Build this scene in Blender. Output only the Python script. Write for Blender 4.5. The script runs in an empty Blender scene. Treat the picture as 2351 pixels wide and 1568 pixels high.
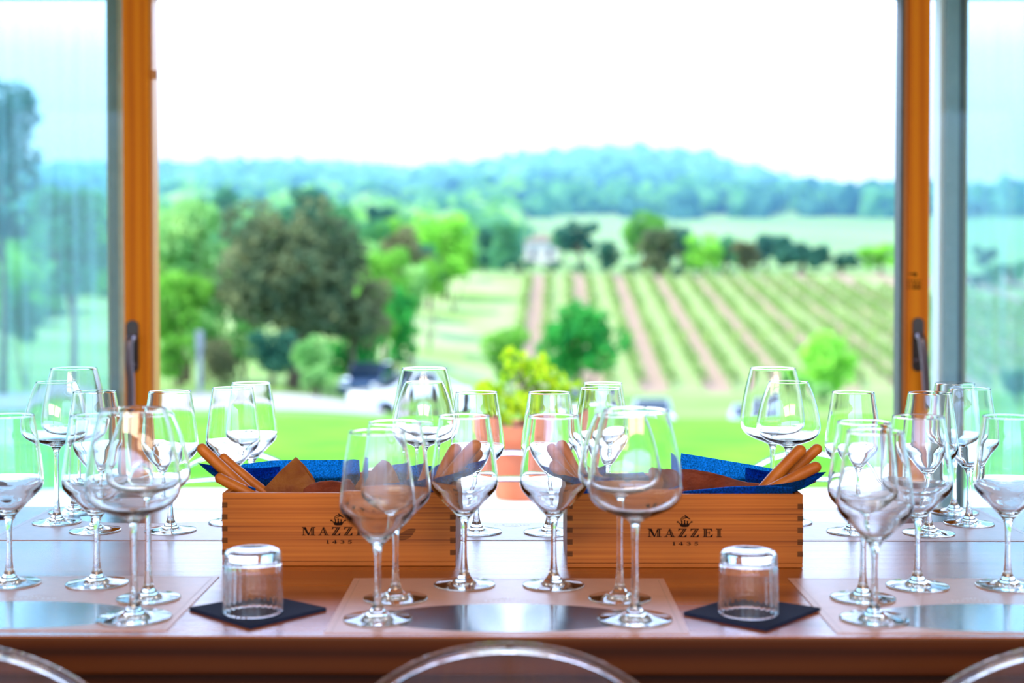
import bpy, math, random
from mathutils import Vector, Matrix, noise
import numpy as np

random.seed(7)
C = bpy.context.scene.collection
PI = math.pi

# ------------------------------------------------------------------ survey of the place
# 50 mm lens, eye 1.162 m above the floor, table top 0.75 m.  at() turns a sight line of the
# photograph into a point at a known distance, on_table() into a point on the table top.
F = 3265.0
EYE = 1.162
TOP = 0.75
PITCH = math.radians(1.4)
SHIFT = -0.02731


def sight(px, py):
    a = (px - 1175.5) / F
    b = (784.0 - py) / F + SHIFT * 2351.0 / F
    c, s = math.cos(PITCH), math.sin(PITCH)
    return Vector((a, c + b * s, b * c - s))


def at(px, py, Y):
    r = sight(px, py)
    return Vector((r.x / r.y * Y, Y, EYE + r.z / r.y * Y))


def on_z(px, py, z):
    r = sight(px, py)
    t = (z - EYE) / r.z
    return Vector((r.x * t, r.y * t, z))


def on_table(px, py, dz=0.0):
    return on_z(px, py, TOP + dz)


# ------------------------------------------------------------------ node helpers
def new_mat(name):
    m = bpy.data.materials.new(name)
    m.use_nodes = True
    nt = m.node_tree
    nt.nodes.clear()
    out = nt.nodes.new('ShaderNodeOutputMaterial')
    return m, nt, out


def N(nt, kind, **kw):
    n = nt.nodes.new(kind)
    for k, v in kw.items():
        if k in n.inputs:
            n.inputs[k].default_value = v
        else:
            setattr(n, k, v)
    return n


def L(nt, a, ao, b, bi):
    nt.links.new(a.outputs[ao], b.inputs[bi])


def principled(name, color, rough=0.5, spec=0.5, metal=0.0, ior=1.5, coat=0.0, coat_rough=0.1):
    m, nt, out = new_mat(name)
    b = N(nt, 'ShaderNodeBsdfPrincipled')
    b.inputs['Base Color'].default_value = (*color, 1)
    b.inputs['Roughness'].default_value = rough
    b.inputs['Metallic'].default_value = metal
    b.inputs['IOR'].default_value = ior
    b.inputs['Specular IOR Level'].default_value = spec
    b.inputs['Coat Weight'].default_value = coat
    b.inputs['Coat Roughness'].default_value = coat_rough
    L(nt, b, 'BSDF', out, 'Surface')
    return m, nt, b


def ramp(nt, stops, interp='LINEAR'):
    r = N(nt, 'ShaderNodeValToRGB')
    cr = r.color_ramp
    cr.interpolation = interp
    while len(cr.elements) < len(stops):
        cr.elements.new(0.5)
    for e, (p, c) in zip(cr.elements, stops):
        e.position = p
        e.color = (*c, 1)
    return r


def coords(nt, scale=(1, 1, 1), rot=(0, 0, 0), loc=(0, 0, 0), which='Object'):
    tc = N(nt, 'ShaderNodeTexCoord')
    mp = N(nt, 'ShaderNodeMapping')
    mp.inputs['Scale'].default_value = scale
    mp.inputs['Rotation'].default_value = rot
    mp.inputs['Location'].default_value = loc
    L(nt, tc, which, mp, 'Vector')
    return mp


def speckle(name, c1, c2, scale, rough=0.6, bump=0.0, spec=0.4, detail=4.0, stretch=(1, 1, 1), bscale=None):
    m, nt, b = principled(name, c1, rough, spec)
    mp = coords(nt, stretch)
    n = N(nt, 'ShaderNodeTexNoise')
    n.inputs['Scale'].default_value = scale
    n.inputs['Detail'].default_value = detail
    L(nt, mp, 'Vector', n, 'Vector')
    r = ramp(nt, [(0.35, c1), (0.65, c2)])
    L(nt, n, 'Fac', r, 'Fac')
    L(nt, r, 'Color', b, 'Base Color')
    if bump:
        n2 = N(nt, 'ShaderNodeTexNoise')
        n2.inputs['Scale'].default_value = bscale or scale
        n2.inputs['Detail'].default_value = 3
        L(nt, mp, 'Vector', n2, 'Vector')
        bp = N(nt, 'ShaderNodeBump')
        bp.inputs['Strength'].default_value = bump
        bp.inputs['Distance'].default_value = 0.002
        L(nt, n2, 'Fac', bp, 'Height')
        L(nt, bp, 'Normal', b, 'Normal')
    return m


def wood(name, light, mid, dark, axis='X', rough=0.4, scale=1.0, spec=0.5, ior=1.5, bump=0.15, grain=1.0, coat=0.0, line=0.5):
    """Plain-sawn wood, fibres along axis."""
    m, nt, b = principled(name, mid, rough, spec, ior=ior, coat=coat)
    st = {'X': (0.35, 9, 9), 'Y': (9, 0.35, 9), 'Z': (9, 9, 0.35)}[axis]
    mp = coords(nt, tuple(s * scale for s in st))
    n = N(nt, 'ShaderNodeTexNoise')
    n.inputs['Scale'].default_value = 1.6 * grain
    n.inputs['Detail'].default_value = 5
    n.inputs['Roughness'].default_value = 0.62
    n.inputs['Distortion'].default_value = 0.6
    L(nt, mp, 'Vector', n, 'Vector')
    # growth rings : repeating bands of the stretched noise
    w = N(nt, 'ShaderNodeTexWave')
    w.wave_type = 'BANDS'
    w.bands_direction = 'Z' if axis != 'Z' else 'X'
    w.inputs['Scale'].default_value = 1.1 * grain
    w.inputs['Distortion'].default_value = 5.0
    w.inputs['Detail'].default_value = 3
    w.inputs['Detail Scale'].default_value = 1.2
    L(nt, mp, 'Vector', w, 'Vector')
    mx = N(nt, 'ShaderNodeMix', data_type='FLOAT')
    mx.inputs[0].default_value = line
    L(nt, n, 'Fac', mx, 2)
    L(nt, w, 'Fac', mx, 3)
    r = ramp(nt, [(0.18, dark), (0.45, mid), (0.8, light)])
    L(nt, mx, 0, r, 'Fac')
    L(nt, r, 'Color', b, 'Base Color')
    fst = {'X': (6, 260, 260), 'Y': (260, 6, 260), 'Z': (260, 260, 6)}[axis]
    mp2 = coords(nt, fst)
    n2 = N(nt, 'ShaderNodeTexNoise')
    n2.inputs['Scale'].default_value = 1.0
    n2.inputs['Detail'].default_value = 3
    L(nt, mp2, 'Vector', n2, 'Vector')
    bp = N(nt, 'ShaderNodeBump')
    bp.inputs['Strength'].default_value = bump
    bp.inputs['Distance'].default_value = 0.001
    L(nt, n2, 'Fac', bp, 'Height')
    L(nt, bp, 'Normal', b, 'Normal')
    return m


def leafy(name, c1, c2, scale=1.5, trans=0.45):
    m, nt, out = new_mat(name)
    mp = coords(nt)
    n = N(nt, 'ShaderNodeTexNoise')
    n.inputs['Scale'].default_value = scale
    n.inputs['Detail'].default_value = 2
    L(nt, mp, 'Vector', n, 'Vector')
    r = ramp(nt, [(0.35, c1), (0.65, c2)])
    L(nt, n, 'Fac', r, 'Fac')
    d = N(nt, 'ShaderNodeBsdfDiffuse')
    t = N(nt, 'ShaderNodeBsdfTranslucent')
    L(nt, r, 'Color', d, 'Color')
    L(nt, r, 'Color', t, 'Color')
    mx = N(nt, 'ShaderNodeMixShader')
    mx.inputs[0].default_value = trans
    L(nt, d, 'BSDF', mx, 1)
    L(nt, t, 'BSDF', mx, 2)
    L(nt, mx, 'Shader', out, 'Surface')
    return m


def glass_mat(name, color=(1, 1, 1), ior=1.5, rough=0.0):
    m, nt, out = new_mat(name)
    g = N(nt, 'ShaderNodeBsdfGlass')
    g.inputs['Color'].default_value = (*color, 1)
    g.inputs['IOR'].default_value = ior
    g.inputs['Roughness'].default_value = rough
    L(nt, g, 'BSDF', out, 'Surface')
    return m


def pane_mat(name, tint, dust, amount):
    """Old window glass: tinted see-through, a faint reflection and a streaky film of dust."""
    m, nt, out = new_mat(name)
    tr = N(nt, 'ShaderNodeBsdfTransparent')
    tr.inputs['Color'].default_value = (*tint, 1)
    gl = N(nt, 'ShaderNodeBsdfGlossy')
    gl.inputs['Roughness'].default_value = 0.02
    fr = N(nt, 'ShaderNodeFresnel')
    fr.inputs['IOR'].default_value = 1.45
    mx = N(nt, 'ShaderNodeMixShader')
    L(nt, fr, 'Fac', mx, 0)
    L(nt, tr, 'BSDF', mx, 1)
    L(nt, gl, 'BSDF', mx, 2)
    tl = N(nt, 'ShaderNodeBsdfTranslucent')
    tl.inputs['Color'].default_value = (*dust, 1)
    mp = coords(nt, (42, 1, 1.1))
    n = N(nt, 'ShaderNodeTexNoise')
    n.inputs['Scale'].default_value = 1.0
    n.inputs['Detail'].default_value = 5
    L(nt, mp, 'Vector', n, 'Vector')
    mr = N(nt, 'ShaderNodeMapRange')
    mr.inputs['From Min'].default_value = 0.3
    mr.inputs['From Max'].default_value = 0.75
    mr.inputs['To Min'].default_value = amount * 0.35
    mr.inputs['To Max'].default_value = amount * 1.5
    L(nt, n, 'Fac', mr, 'Value')
    m2 = N(nt, 'ShaderNodeMixShader')
    L(nt, mr, 'Result', m2, 0)
    L(nt, mx, 'Shader', m2, 1)
    L(nt, tl, 'BSDF', m2, 2)
    L(nt, m2, 'Shader', out, 'Surface')
    return m


def paper_mat(name, color, trans, rough=0.8, grain=900, amount=0.35):
    m, nt, out = new_mat(name)
    mp = coords(nt)
    n = N(nt, 'ShaderNodeTexNoise')
    n.inputs['Scale'].default_value = grain
    n.inputs['Detail'].default_value = 2
    L(nt, mp, 'Vector', n, 'Vector')
    r = ramp(nt, [(0.3, tuple(c * (1 - amount) for c in color)), (0.7, tuple(min(1, c * (1 + amount)) for c in color))])
    L(nt, n, 'Fac', r, 'Fac')
    d = N(nt, 'ShaderNodeBsdfPrincipled')
    d.inputs['Roughness'].default_value = rough
    d.inputs['Specular IOR Level'].default_value = 0.25
    L(nt, r, 'Color', d, 'Base Color')
    t = N(nt, 'ShaderNodeBsdfTranslucent')
    L(nt, r, 'Color', t, 'Color')
    mx = N(nt, 'ShaderNodeMixShader')
    mx.inputs[0].default_value = trans
    L(nt, d, 'BSDF', mx, 1)
    L(nt, t, 'BSDF', mx, 2)
    L(nt, mx, 'Shader', out, 'Surface')
    return m


# ------------------------------------------------------------------ object helpers
def tag(o, label=None, cat=None, group=None, kind=None):
    if label: o['label'] = label
    if cat: o['category'] = cat
    if group: o['group'] = group
    if kind: o['kind'] = kind
    return o


def empty(name, loc=(0, 0, 0), rz=0.0):
    o = bpy.data.objects.new(name, None)
    o.empty_display_size = 0.05
    o.location = loc
    o.rotation_euler = (0, 0, rz)
    C.objects.link(o)
    return o


def mesh_obj(name, verts, faces, mat, parent=None, smooth=False, mats=None, fmat=None):
    me = bpy.data.meshes.new(name)
    me.from_pydata([tuple(v) for v in verts], [], faces)
    for mm in (mats or [mat]):
        me.materials.append(mm)
    if fmat is not None:
        me.polygons.foreach_set('material_index', fmat)
    if smooth:
        me.polygons.foreach_set('use_smooth', [True] * len(me.polygons))
    me.update()
    o = bpy.data.objects.new(name, me)
    C.objects.link(o)
    if parent is not None:
        o.parent = parent
    return o


def copy_tree(o, parent=None):
    c = o.copy()
    C.objects.link(c)
    if parent is not None:
        c.parent = parent
    for ch in list(o.children):
        copy_tree(ch, c)
    return c


class MB:
    """Collects simple solids; build() links them as one mesh."""
    def __init__(self):
        self.v, self.f, self.m = [], [], []

    def add(self, vs, fs, mi=0):
        k = len(self.v)
        self.v += [Vector(p) for p in vs]
        self.f += [tuple(i + k for i in f) for f in fs]
        self.m += [mi] * len(fs)

    def box(self, x0, x1, y0, y1, z0, z1, bev=0.0, mi=0):
        if bev <= 0:
            vs = [(x, y, z) for z in (z0, z1) for y in (y0, y1) for x in (x0, x1)]
            fs = [(0, 2, 3, 1), (4, 5, 7, 6), (0, 1, 5, 4), (2, 6, 7, 3), (0, 4, 6, 2), (1, 3, 7, 5)]
            self.add(vs, fs, mi)
            return
        import bmesh
        bm = bmesh.new()
        bmesh.ops.create_cube(bm, size=1)
        for v in bm.verts:
            v.co = Vector(((x0 + x1) / 2 + v.co.x * (x1 - x0), (y0 + y1) / 2 + v.co.y * (y1 - y0), (z0 + z1) / 2 + v.co.z * (z1 - z0)))
        bmesh.ops.bevel(bm, geom=list(bm.edges), offset=bev, segments=2, profile=0.5, affect='EDGES')
        bm.verts.index_update()
        self.add([v.co.copy() for v in bm.verts], [[v.index for v in f.verts] for f in bm.faces], mi)
        bm.free()

    def tube(self, pts, radii, seg=12, mi=0, cap=True):
        pts = [Vector(p) for p in pts]
        if not isinstance(radii, (list, tuple)):
            radii = [radii] * len(pts)
        rings = []
        up = None
        for i, p in enumerate(pts):
            d = (pts[min(i + 1, len(pts) - 1)] - pts[max(i - 1, 0)]).normalized()
            if up is None:
                up = Vector((0, 0, 1)) if abs(d.z) < 0.9 else Vector((0, 1, 0))
            a = d.cross(up).normalized()
            up = a.cross(d).normalized()
            rings.append([p + (a * math.cos(t) + up * math.sin(t)) * radii[i] for t in [2 * PI * k / seg for k in range(seg)]])
        vs = [q for r in rings for q in r]
        fs = []
        for i in range(len(pts) - 1):
            for k in range(seg):
                k2 = (k + 1) % seg
                fs.append((i * seg + k, (i + 1) * seg + k, (i + 1) * seg + k2, i * seg + k2))
        if cap:
            fs.append(tuple(range(seg)))
            fs.append(tuple((len(pts) - 1) * seg + k for k in reversed(range(seg))))
        self.add(vs, fs, mi)

    def prism(self, poly, axis, a, b, mi=0):
        """poly : list of 2-D points, extruded along axis from a to b."""
        n = len(poly)
        def P(q, h):
            return {'X': (h, q[0], q[1]), 'Y': (q[0], h, q[1]), 'Z': (q[0], q[1], h)}[axis]
        vs = [P(q, a) for q in poly] + [P(q, b) for q in poly]
        fs = [tuple(reversed(range(n))), tuple(range(n, 2 * n))]
        for i in range(n):
            j = (i + 1) % n
            fs.append((i, j, n + j, n + i))
        self.add(vs, fs, mi)

    def build(self, name, mat, parent=None, smooth=False, mats=None):
        o = mesh_obj(name, self.v, self.f, mat, parent, smooth, mats, self.m if mats else None)
        import bmesh
        bm = bmesh.new()
        bm.from_mesh(o.data)
        bmesh.ops.recalc_face_normals(bm, faces=list(bm.faces))
        bm.to_mesh(o.data)
        bm.free()
        return o


def spline(pts, n=4):
    """Catmull-Rom through 2-D / 3-D points."""
    P = [Vector(p) for p in pts]
    out = []
    for i in range(len(P) - 1):
        p0, p1, p2, p3 = P[max(i - 1, 0)], P[i], P[i + 1], P[min(i + 2, len(P) - 1)]
        for k in range(n):
            t = k / n
            out.append(0.5 * ((2 * p1) + (p2 - p0) * t + (2 * p0 - 5 * p1 + 4 * p2 - p3) * t * t + (3 * p1 - p0 - 3 * p2 + p3) * t ** 3))
    out.append(P[-1])
    return out


def lathe(prof, seg=64, flute=None):
    """Surface of revolution of (r, z); r = 0 makes a pole. Faces look to the right of the path."""
    vs, idx = [], []
    for r, z in prof:
        if r < 1e-7:
            idx.append([len(vs)] * seg)
            vs.append((0, 0, z))
        else:
            row = []
            for k in range(seg):
                a = 2 * PI * k / seg
                rr = r * (flute(a, z) if flute else 1)
                row.append(len(vs))
                vs.append((rr * math.cos(a), rr * math.sin(a), z))
            idx.append(row)
    fs = []
    for i in range(len(prof) - 1):
        for k in range(seg):
            k2 = (k + 1) % seg
            q = [idx[i][k], idx[i][k2], idx[i + 1][k2], idx[i + 1][k]]
            u = []
            for a in q:
                if a not in u:
                    u.append(a)
            if len(u) > 2:
                fs.append(tuple(u))
    return vs, fs


# ------------------------------------------------------------------ materials
M = {}
M['crystal'] = glass_mat('crystal', (0.995, 1.0, 0.998), 1.5)
M['tumbler_glass'] = glass_mat('tumbler_glass', (0.985, 0.99, 1.0), 1.5)
M['acrylic'] = glass_mat('clear_acrylic', (0.95, 0.93, 0.945), 1.49)
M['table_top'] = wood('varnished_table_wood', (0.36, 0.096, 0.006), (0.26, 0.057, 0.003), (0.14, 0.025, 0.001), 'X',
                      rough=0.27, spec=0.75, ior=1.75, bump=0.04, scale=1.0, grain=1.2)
_m = M['table_top']; _nt = _m.node_tree
_b = [n for n in _nt.nodes if n.type == 'BSDF_PRINCIPLED'][0]
_mp = coords(_nt, (2.2, 170, 170))
_n = N(_nt, 'ShaderNodeTexNoise'); _n.inputs['Scale'].default_value = 1.0; _n.inputs['Detail'].default_value = 5; _n.inputs['Roughness'].default_value = 0.7
L(_nt, _mp, 'Vector', _n, 'Vector')
_mr = N(_nt, 'ShaderNodeMapRange')
_mr.inputs['From Min'].default_value = 0.32; _mr.inputs['From Max'].default_value = 0.58
_mr.inputs['To Min'].default_value = 0.35; _mr.inputs['To Max'].default_value = 1.0
L(_nt, _n, 'Fac', _mr, 'Value')
L(_nt, _mr, 'Result', _b, 'Specular IOR Level')
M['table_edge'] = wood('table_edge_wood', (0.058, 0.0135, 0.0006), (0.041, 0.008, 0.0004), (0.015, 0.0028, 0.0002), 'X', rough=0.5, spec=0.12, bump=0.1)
def pine_mat():
    m, nt, b = principled('box_pine', (0.5, 0.2, 0.05), 0.55, 0.3)
    mp = coords(nt, (0.9, 3, 210))
    n = N(nt, 'ShaderNodeTexNoise'); n.inputs['Scale'].default_value = 1.0; n.inputs['Detail'].default_value = 4; n.inputs['Roughness'].default_value = 0.7; n.inputs['Distortion'].default_value = 0.35
    L(nt, mp, 'Vector', n, 'Vector')
    r1 = ramp(nt, [(0.30, (0.14, 0.028, 0.002)), (0.43, (0.43, 0.115, 0.009)), (0.62, (0.55, 0.170, 0.017))])
    L(nt, n, 'Fac', r1, 'Fac')
    mp2 = coords(nt, (0.5, 2, 34))
    n2 = N(nt, 'ShaderNodeTexNoise'); n2.inputs['Scale'].default_value = 1.0; n2.inputs['Detail'].default_value = 2
    L(nt, mp2, 'Vector', n2, 'Vector')
    r2 = ramp(nt, [(0.34, (0.74, 0.66, 0.60)), (0.5, (0.92, 0.89, 0.86)), (0.64, (1, 1, 1))])
    L(nt, n2, 'Fac', r2, 'Fac')
    mx = N(nt, 'ShaderNodeMix', data_type='RGBA', blend_type='MULTIPLY'); mx.inputs[0].default_value = 1.0
    L(nt, r1, 'Color', mx, 6); L(nt, r2, 'Color', mx, 7)
    L(nt, mx, 2, b, 'Base Color')
    return m


M['pine'] = pine_mat()
M['end_grain'] = wood('pine_end_grain', (0.20, 0.065, 0.012), (0.12, 0.035, 0.006), (0.06, 0.016, 0.003), 'X', rough=0.7, scale=18, spec=0.2)
M['knot'] = wood('pine_knot', (0.26, 0.075, 0.010), (0.19, 0.050, 0.006), (0.08, 0.018, 0.003), 'X', rough=0.6, scale=9, spec=0.2)
M['brand'] = speckle('burnt_brand', (0.010, 0.004, 0.002), (0.02, 0.007, 0.003), 400, 0.9, spec=0.1)
M['sash'] = wood('sash_wood', (0.92, 0.31, 0.008), (0.84, 0.245, 0.005), (0.68, 0.165, 0.003), 'Z', rough=0.5, scale=0.8, spec=0.15, bump=0.05)
M['bead'] = wood('bead_wood', (0.75, 0.33, 0.08), (0.66, 0.25, 0.05), (0.5, 0.16, 0.03), 'Z', rough=0.3, scale=0.8)
M['alu'] = speckle('grey_aluminium', (0.27, 0.36, 0.38), (0.30, 0.39, 0.41), 30, 0.45, spec=0.5)
M['alu_dark'] = speckle('dark_gasket', (0.07, 0.08, 0.075), (0.09, 0.1, 0.095), 40, 0.5)
M['alu_olive'] = speckle('olive_aluminium', (0.16, 0.18, 0.14), (0.2, 0.22, 0.17), 20, 0.5)
M['tan'] = speckle('tan_seal', (0.50, 0.36, 0.18), (0.56, 0.42, 0.22), 30, 0.6)
M['bronze'] = speckle('dark_bronze', (0.022, 0.014, 0.012), (0.035, 0.022, 0.018), 60, 0.35, spec=0.7)
M['bronze_light'] = principled('worn_bronze', (0.16, 0.13, 0.15), 0.3, 0.6, 0.7)[0]
M['screw'] = principled('screw_steel', (0.35, 0.42, 0.44), 0.35, 0.6, 0.6)[0]
M['pane'] = pane_mat('window_pane', (0.83, 0.93, 0.95), (0.52, 0.82, 0.90), 0.085)
M['pane_clear'] = pane_mat('leaf_pane', (0.88, 0.97, 0.98), (0.3, 0.85, 1.0), 0.02)
M['plaster'] = speckle('white_plaster', (0.72, 0.70, 0.66), (0.76, 0.74, 0.70), 12, 0.9)
M['boards'] = wood('floor_boards', (0.30, 0.17, 0.08), (0.23, 0.12, 0.05), (0.14, 0.07, 0.03), 'Y', rough=0.45)
M['mat_paper'] = speckle('placemat_paper', (0.50, 0.275, 0.205), (0.54, 0.30, 0.225), 60, 0.34, spec=0.8)
M['mat_print'] = speckle('placemat_photograph', (0.008, 0.045, 0.11), (0.03, 0.018, 0.03), 22, 0.16, spec=0.9, detail=3)
M['mat_line'] = speckle('placemat_line', (0.30, 0.2, 0.15), (0.33, 0.22, 0.16), 50, 0.5)
M['mat_white'] = speckle('placemat_lettering', (0.8, 0.8, 0.8), (0.85, 0.85, 0.85), 50, 0.5)
M['navy'] = paper_mat('navy_napkin', (0.010, 0.019, 0.055), 0.05, 0.85, 700, 0.3)
M['blue_paper'] = paper_mat('blue_lining_paper', (0.004, 0.19, 0.62), 0.88, 0.8, 420, 0.55)
M['bread'] = speckle('baked_bread', (0.42, 0.105, 0.005), (0.54, 0.155, 0.010), 30, 0.45, bump=0.25, bscale=260)
M['cracker'] = speckle('baked_cracker', (0.30, 0.105, 0.012), (0.18, 0.038, 0.005), 32, 0.6, bump=0.5, bscale=140, detail=6)
M['cracker_red'] = speckle('dark_cracker', (0.22, 0.035, 0.005), (0.11, 0.014, 0.004), 38, 0.6, bump=0.5, bscale=140, detail=6)
M['terracotta'] = speckle('terracotta', (0.40, 0.10, 0.04), (0.46, 0.14, 0.065), 9, 0.75, detail=6)
M['soil'] = speckle('soil', (0.05, 0.03, 0.018), (0.09, 0.055, 0.03), 40, 0.9)
M['stem'] = speckle('bark', (0.11, 0.075, 0.05), (0.17, 0.12, 0.085), 6, 0.9)
M['terrace'] = speckle('terrace_stone', (0.80, 0.79, 0.77), (0.86, 0.85, 0.83), 4, 0.8)
M['white_paint'] = principled('white_car_paint', (0.80, 0.82, 0.84), 0.15, 0.6, coat=1.0)[0]
M['blue_paint'] = principled('dark_blue_car_paint', (0.008, 0.035, 0.09), 0.2, 0.6, coat=1.0)[0]
M['silver_paint'] = principled('silver_car_paint', (0.45, 0.50, 0.56), 0.25, 0.6, coat=1.0)[0]
M['car_glass'] = principled('car_window', (0.03, 0.045, 0.06), 0.05, 0.8)[0]
M['tyre'] = principled('tyre', (0.02, 0.02, 0.02), 0.7)[0]
M['lamp_glass'] = principled('headlamp', (0.7, 0.75, 0.8), 0.1, 0.8)[0]
M['house_wall'] = speckle('pale_house_wall', (0.46, 0.42, 0.36), (0.52, 0.48, 0.42), 1, 0.9)
M['house_roof'] = speckle('house_roof', (0.34, 0.24, 0.18), (0.40, 0.29, 0.22), 2, 0.9)
M['post_grey'] = speckle('grey_post', (0.17, 0.20, 0.23), (0.21, 0.24, 0.27), 4, 0.7)

# ------------------------------------------------------------------ the land outside
def lerp_table(tab, x):
    if x <= tab[0][0]: return tab[0][1]
    for (a, va), (b, vb) in zip(tab, tab[1:]):
        if x <= b:
            return va + (vb - va) * (x - a) / (b - a)
    return tab[-1][1]


def vine_y(d):
    return 250 + 650 * 110.0 / d


# sight-line height (in photo rows) of the ground at each distance
MIDP = [(7.8, 1126), (12, 1028), (17, 984), (24, 962), (30, 985), (40, 1037), (50, 1020), (60, 988), (75, 938), (90, 914), (110, 900)] + \
       [(d, vine_y(d)) for d in (120, 130, 140, 155, 170, 184)] + [(192, 628), (230, 606), (300, 565), (425, 485)]
LEFTP = [(7.8, 1126), (12, 1028), (17, 984), (24, 960), (35, 934), (50, 904), (60, 886), (80, 845), (110, 780), (150, 690),
         (184, 640), (192, 628), (230, 600), (300, 552), (425, 490)]
CREST = [(-900, 400), (-300, 380), (0, 374), (240, 378), (450, 372), (560, 368), (700, 369), (800, 376), (930, 386), (1000, 381), (1100, 373), (1200, 360),
         (1300, 347), (1430, 335), (1550, 344), (1640, 354), (1720, 382), (1800, 404), (1900, 427), (2000, 439), (2060, 443),
         (2220, 457), (2351, 466), (2700, 480), (3300, 500)]
HILL0, HILL1 = 425.0, 1050.0


def ground_row(d, u):
    if d <= HILL0:
        a = lerp_table(LEFTP, d)
        b = lerp_table(MIDP, d)
        t = min(1, max(0, (u - 620) / 680))
        t = t * t * (3 - 2 * t)
        return a + (b - a) * t
    c = lerp_table(CREST, u) + 15
    t = min(1.0, (d - HILL0) / (HILL1 - HILL0))
    base = ground_row(HILL0, u)
    return base + (c - base) * (t ** 0.75)


def ground_z(x, d):
    u = 1175.5 + F * x / d
    z = EYE + (640 - ground_row(d, u)) / F * d
    if d > 60:
        z += 0.35 * noise.noise(Vector((x * 0.03, d * 0.03, 3.1))) * min(1, (d - 60) / 100)
    return z


def ground_patch(name, d0, d1, u0, u1, nd, nu, mat, lift=0.0, power=1.0):
    vs, fs = [], []
    for i in range(nd + 1):
        d = d0 + (d1 - d0) * (i / nd) ** power
        for k in range(nu + 1):
            u = u0 + (u1 - u0) * k / nu
            x = (u - 1175.5) / F * d
            vs.append((x, d, ground_z(x, d) + lift))
    for i in range(nd):
        for k in range(nu):
            a = i * (nu + 1) + k
            fs.append((a, a + 1, a + nu + 2, a + nu + 1))
    o = mesh_obj(name, vs, fs, mat, None, True)
    o['kind'] = 'structure'
    return o


lawn_m = speckle('lawn_grass', (0.050, 0.27, 0.004), (0.125, 0.39, 0.009), 1.3, 0.95, detail=7, spec=0.1)
meadow_m = speckle('meadow_grass', (0.115, 0.23, 0.040), (0.19, 0.30, 0.085), 0.12, 0.95, detail=5, spec=0.1)
field_m = speckle('far_field', (0.13, 0.25, 0.080), (0.18, 0.30, 0.110), 0.02, 0.95, detail=4, spec=0.1)
hill_m = speckle('hill_scrub', (0.05, 0.15, 0.045), (0.13, 0.26, 0.08), 0.02, 0.95, detail=6, spec=0.1)
gravel_m = speckle('pale_gravel', (0.27, 0.255, 0.235), (0.33, 0.315, 0.295), 1.5, 0.95, detail=6, spec=0.1)

# vineyard floor : grassed and tilled strips alternate between the vine rows
ROW_TAN = (1275 - 1175.5) / F
ROW_GAP = 2.5
ROW_X0 = (1200 - 1175.5) / F * 147 - ROW_TAN * 147
vine_m, nt, b = principled('vineyard_floor', (0.3, 0.25, 0.15), 0.95, 0.1)
tc = N(nt, 'ShaderNodeTexCoord')
sp = N(nt, 'ShaderNodeSeparateXYZ')
L(nt, tc, 'Object', sp, 'Vector')
m1 = N(nt, 'ShaderNodeMath', operation='MULTIPLY'); m1.inputs[1].default_value = -ROW_TAN
L(nt, sp, 'Y', m1, 0)
m2 = N(nt, 'ShaderNodeMath', operation='ADD')
L(nt, sp, 'X', m2, 0); L(nt, m1, 0, m2, 1)
m3 = N(nt, 'ShaderNodeMath', operation='SUBTRACT'); m3.inputs[1].default_value = ROW_X0
L(nt, m2, 0, m3, 0)
nz = N(nt, 'ShaderNodeTexNoise'); nz.inputs['Scale'].default_value = 0.5; nz.inputs['Detail'].default_value = 4
L(nt, tc, 'Object', nz, 'Vector')
m4 = N(nt, 'ShaderNodeMath', operation='MULTIPLY_ADD'); m4.inputs[1].default_value = 1.0; m4.inputs[2].default_value = -0.5
L(nt, nz, 'Fac', m4, 0)
m5 = N(nt, 'ShaderNodeMath', operation='ADD')
L(nt, m3, 0, m5, 0); L(nt, m4, 0, m5, 1)
m6 = N(nt, 'ShaderNodeMath', operation='DIVIDE'); m6.inputs[1].default_value = 2 * ROW_GAP
L(nt, m5, 0, m6, 0)
m7 = N(nt, 'ShaderNodeMath', operation='FRACT')
L(nt, m6, 0, m7, 0)
grass_c, soil_c = (0.22, 0.30, 0.12), (0.27, 0.20, 0.15)
rr = ramp(nt, [(0.0, (0.17, 0.25, 0.085)), (0.06, soil_c), (0.42, soil_c), (0.5, (0.17, 0.25, 0.085)), (0.58, grass_c), (0.93, grass_c)])
L(nt, m7, 0, rr, 'Fac')
# only right of the first row; meadow left of it
gt = N(nt, 'ShaderNodeMath', operation='GREATER_THAN'); gt.inputs[1].default_value = 0.0
L(nt, m5, 0, gt, 0)
nz2 = N(nt, 'ShaderNodeTexNoise'); nz2.inputs['Scale'].default_value = 0.12; nz2.inputs['Detail'].default_value = 5
L(nt, tc, 'Object', nz2, 'Vector')
r2 = ramp(nt, [(0.35, (0.17, 0.28, 0.065)), (0.65, (0.27, 0.36, 0.16))])
L(nt, nz2, 'Fac', r2, 'Fac')
mxc = N(nt, 'ShaderNodeMix', data_type='RGBA')
L(nt, gt, 0, mxc, 0); L(nt, r2, 'Color', mxc, 6); L(nt, rr, 'Color', mxc, 7)
L(nt, mxc, 2, b, 'Base Color')

ground_patch('lawn', 7.8, 26, -700, 3000, 26, 40, lawn_m)
ground_patch('ground_meadow', 26, 110, -700, 3000, 34, 50, meadow_m)
ground_patch('ground_vineyard', 110, 192, -700, 3000, 30, 60, vine_m)
ground_patch('field_far', 192, HILL0, -700, 3000, 24, 60, field_m)
ground_patch('hills', HILL0, HILL1, -700, 3000, 40, 120, hill_m)
ground_patch('road_gravel', 31, 50, -250, 880, 10, 20, gravel_m, 0.03)

tb = MB()
tb.box(-9, 9, 4.25, 7.8, -0.12, 0.0)
t = tb.build('terrace', M['terrace']); t['kind'] = 'structure'


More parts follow.
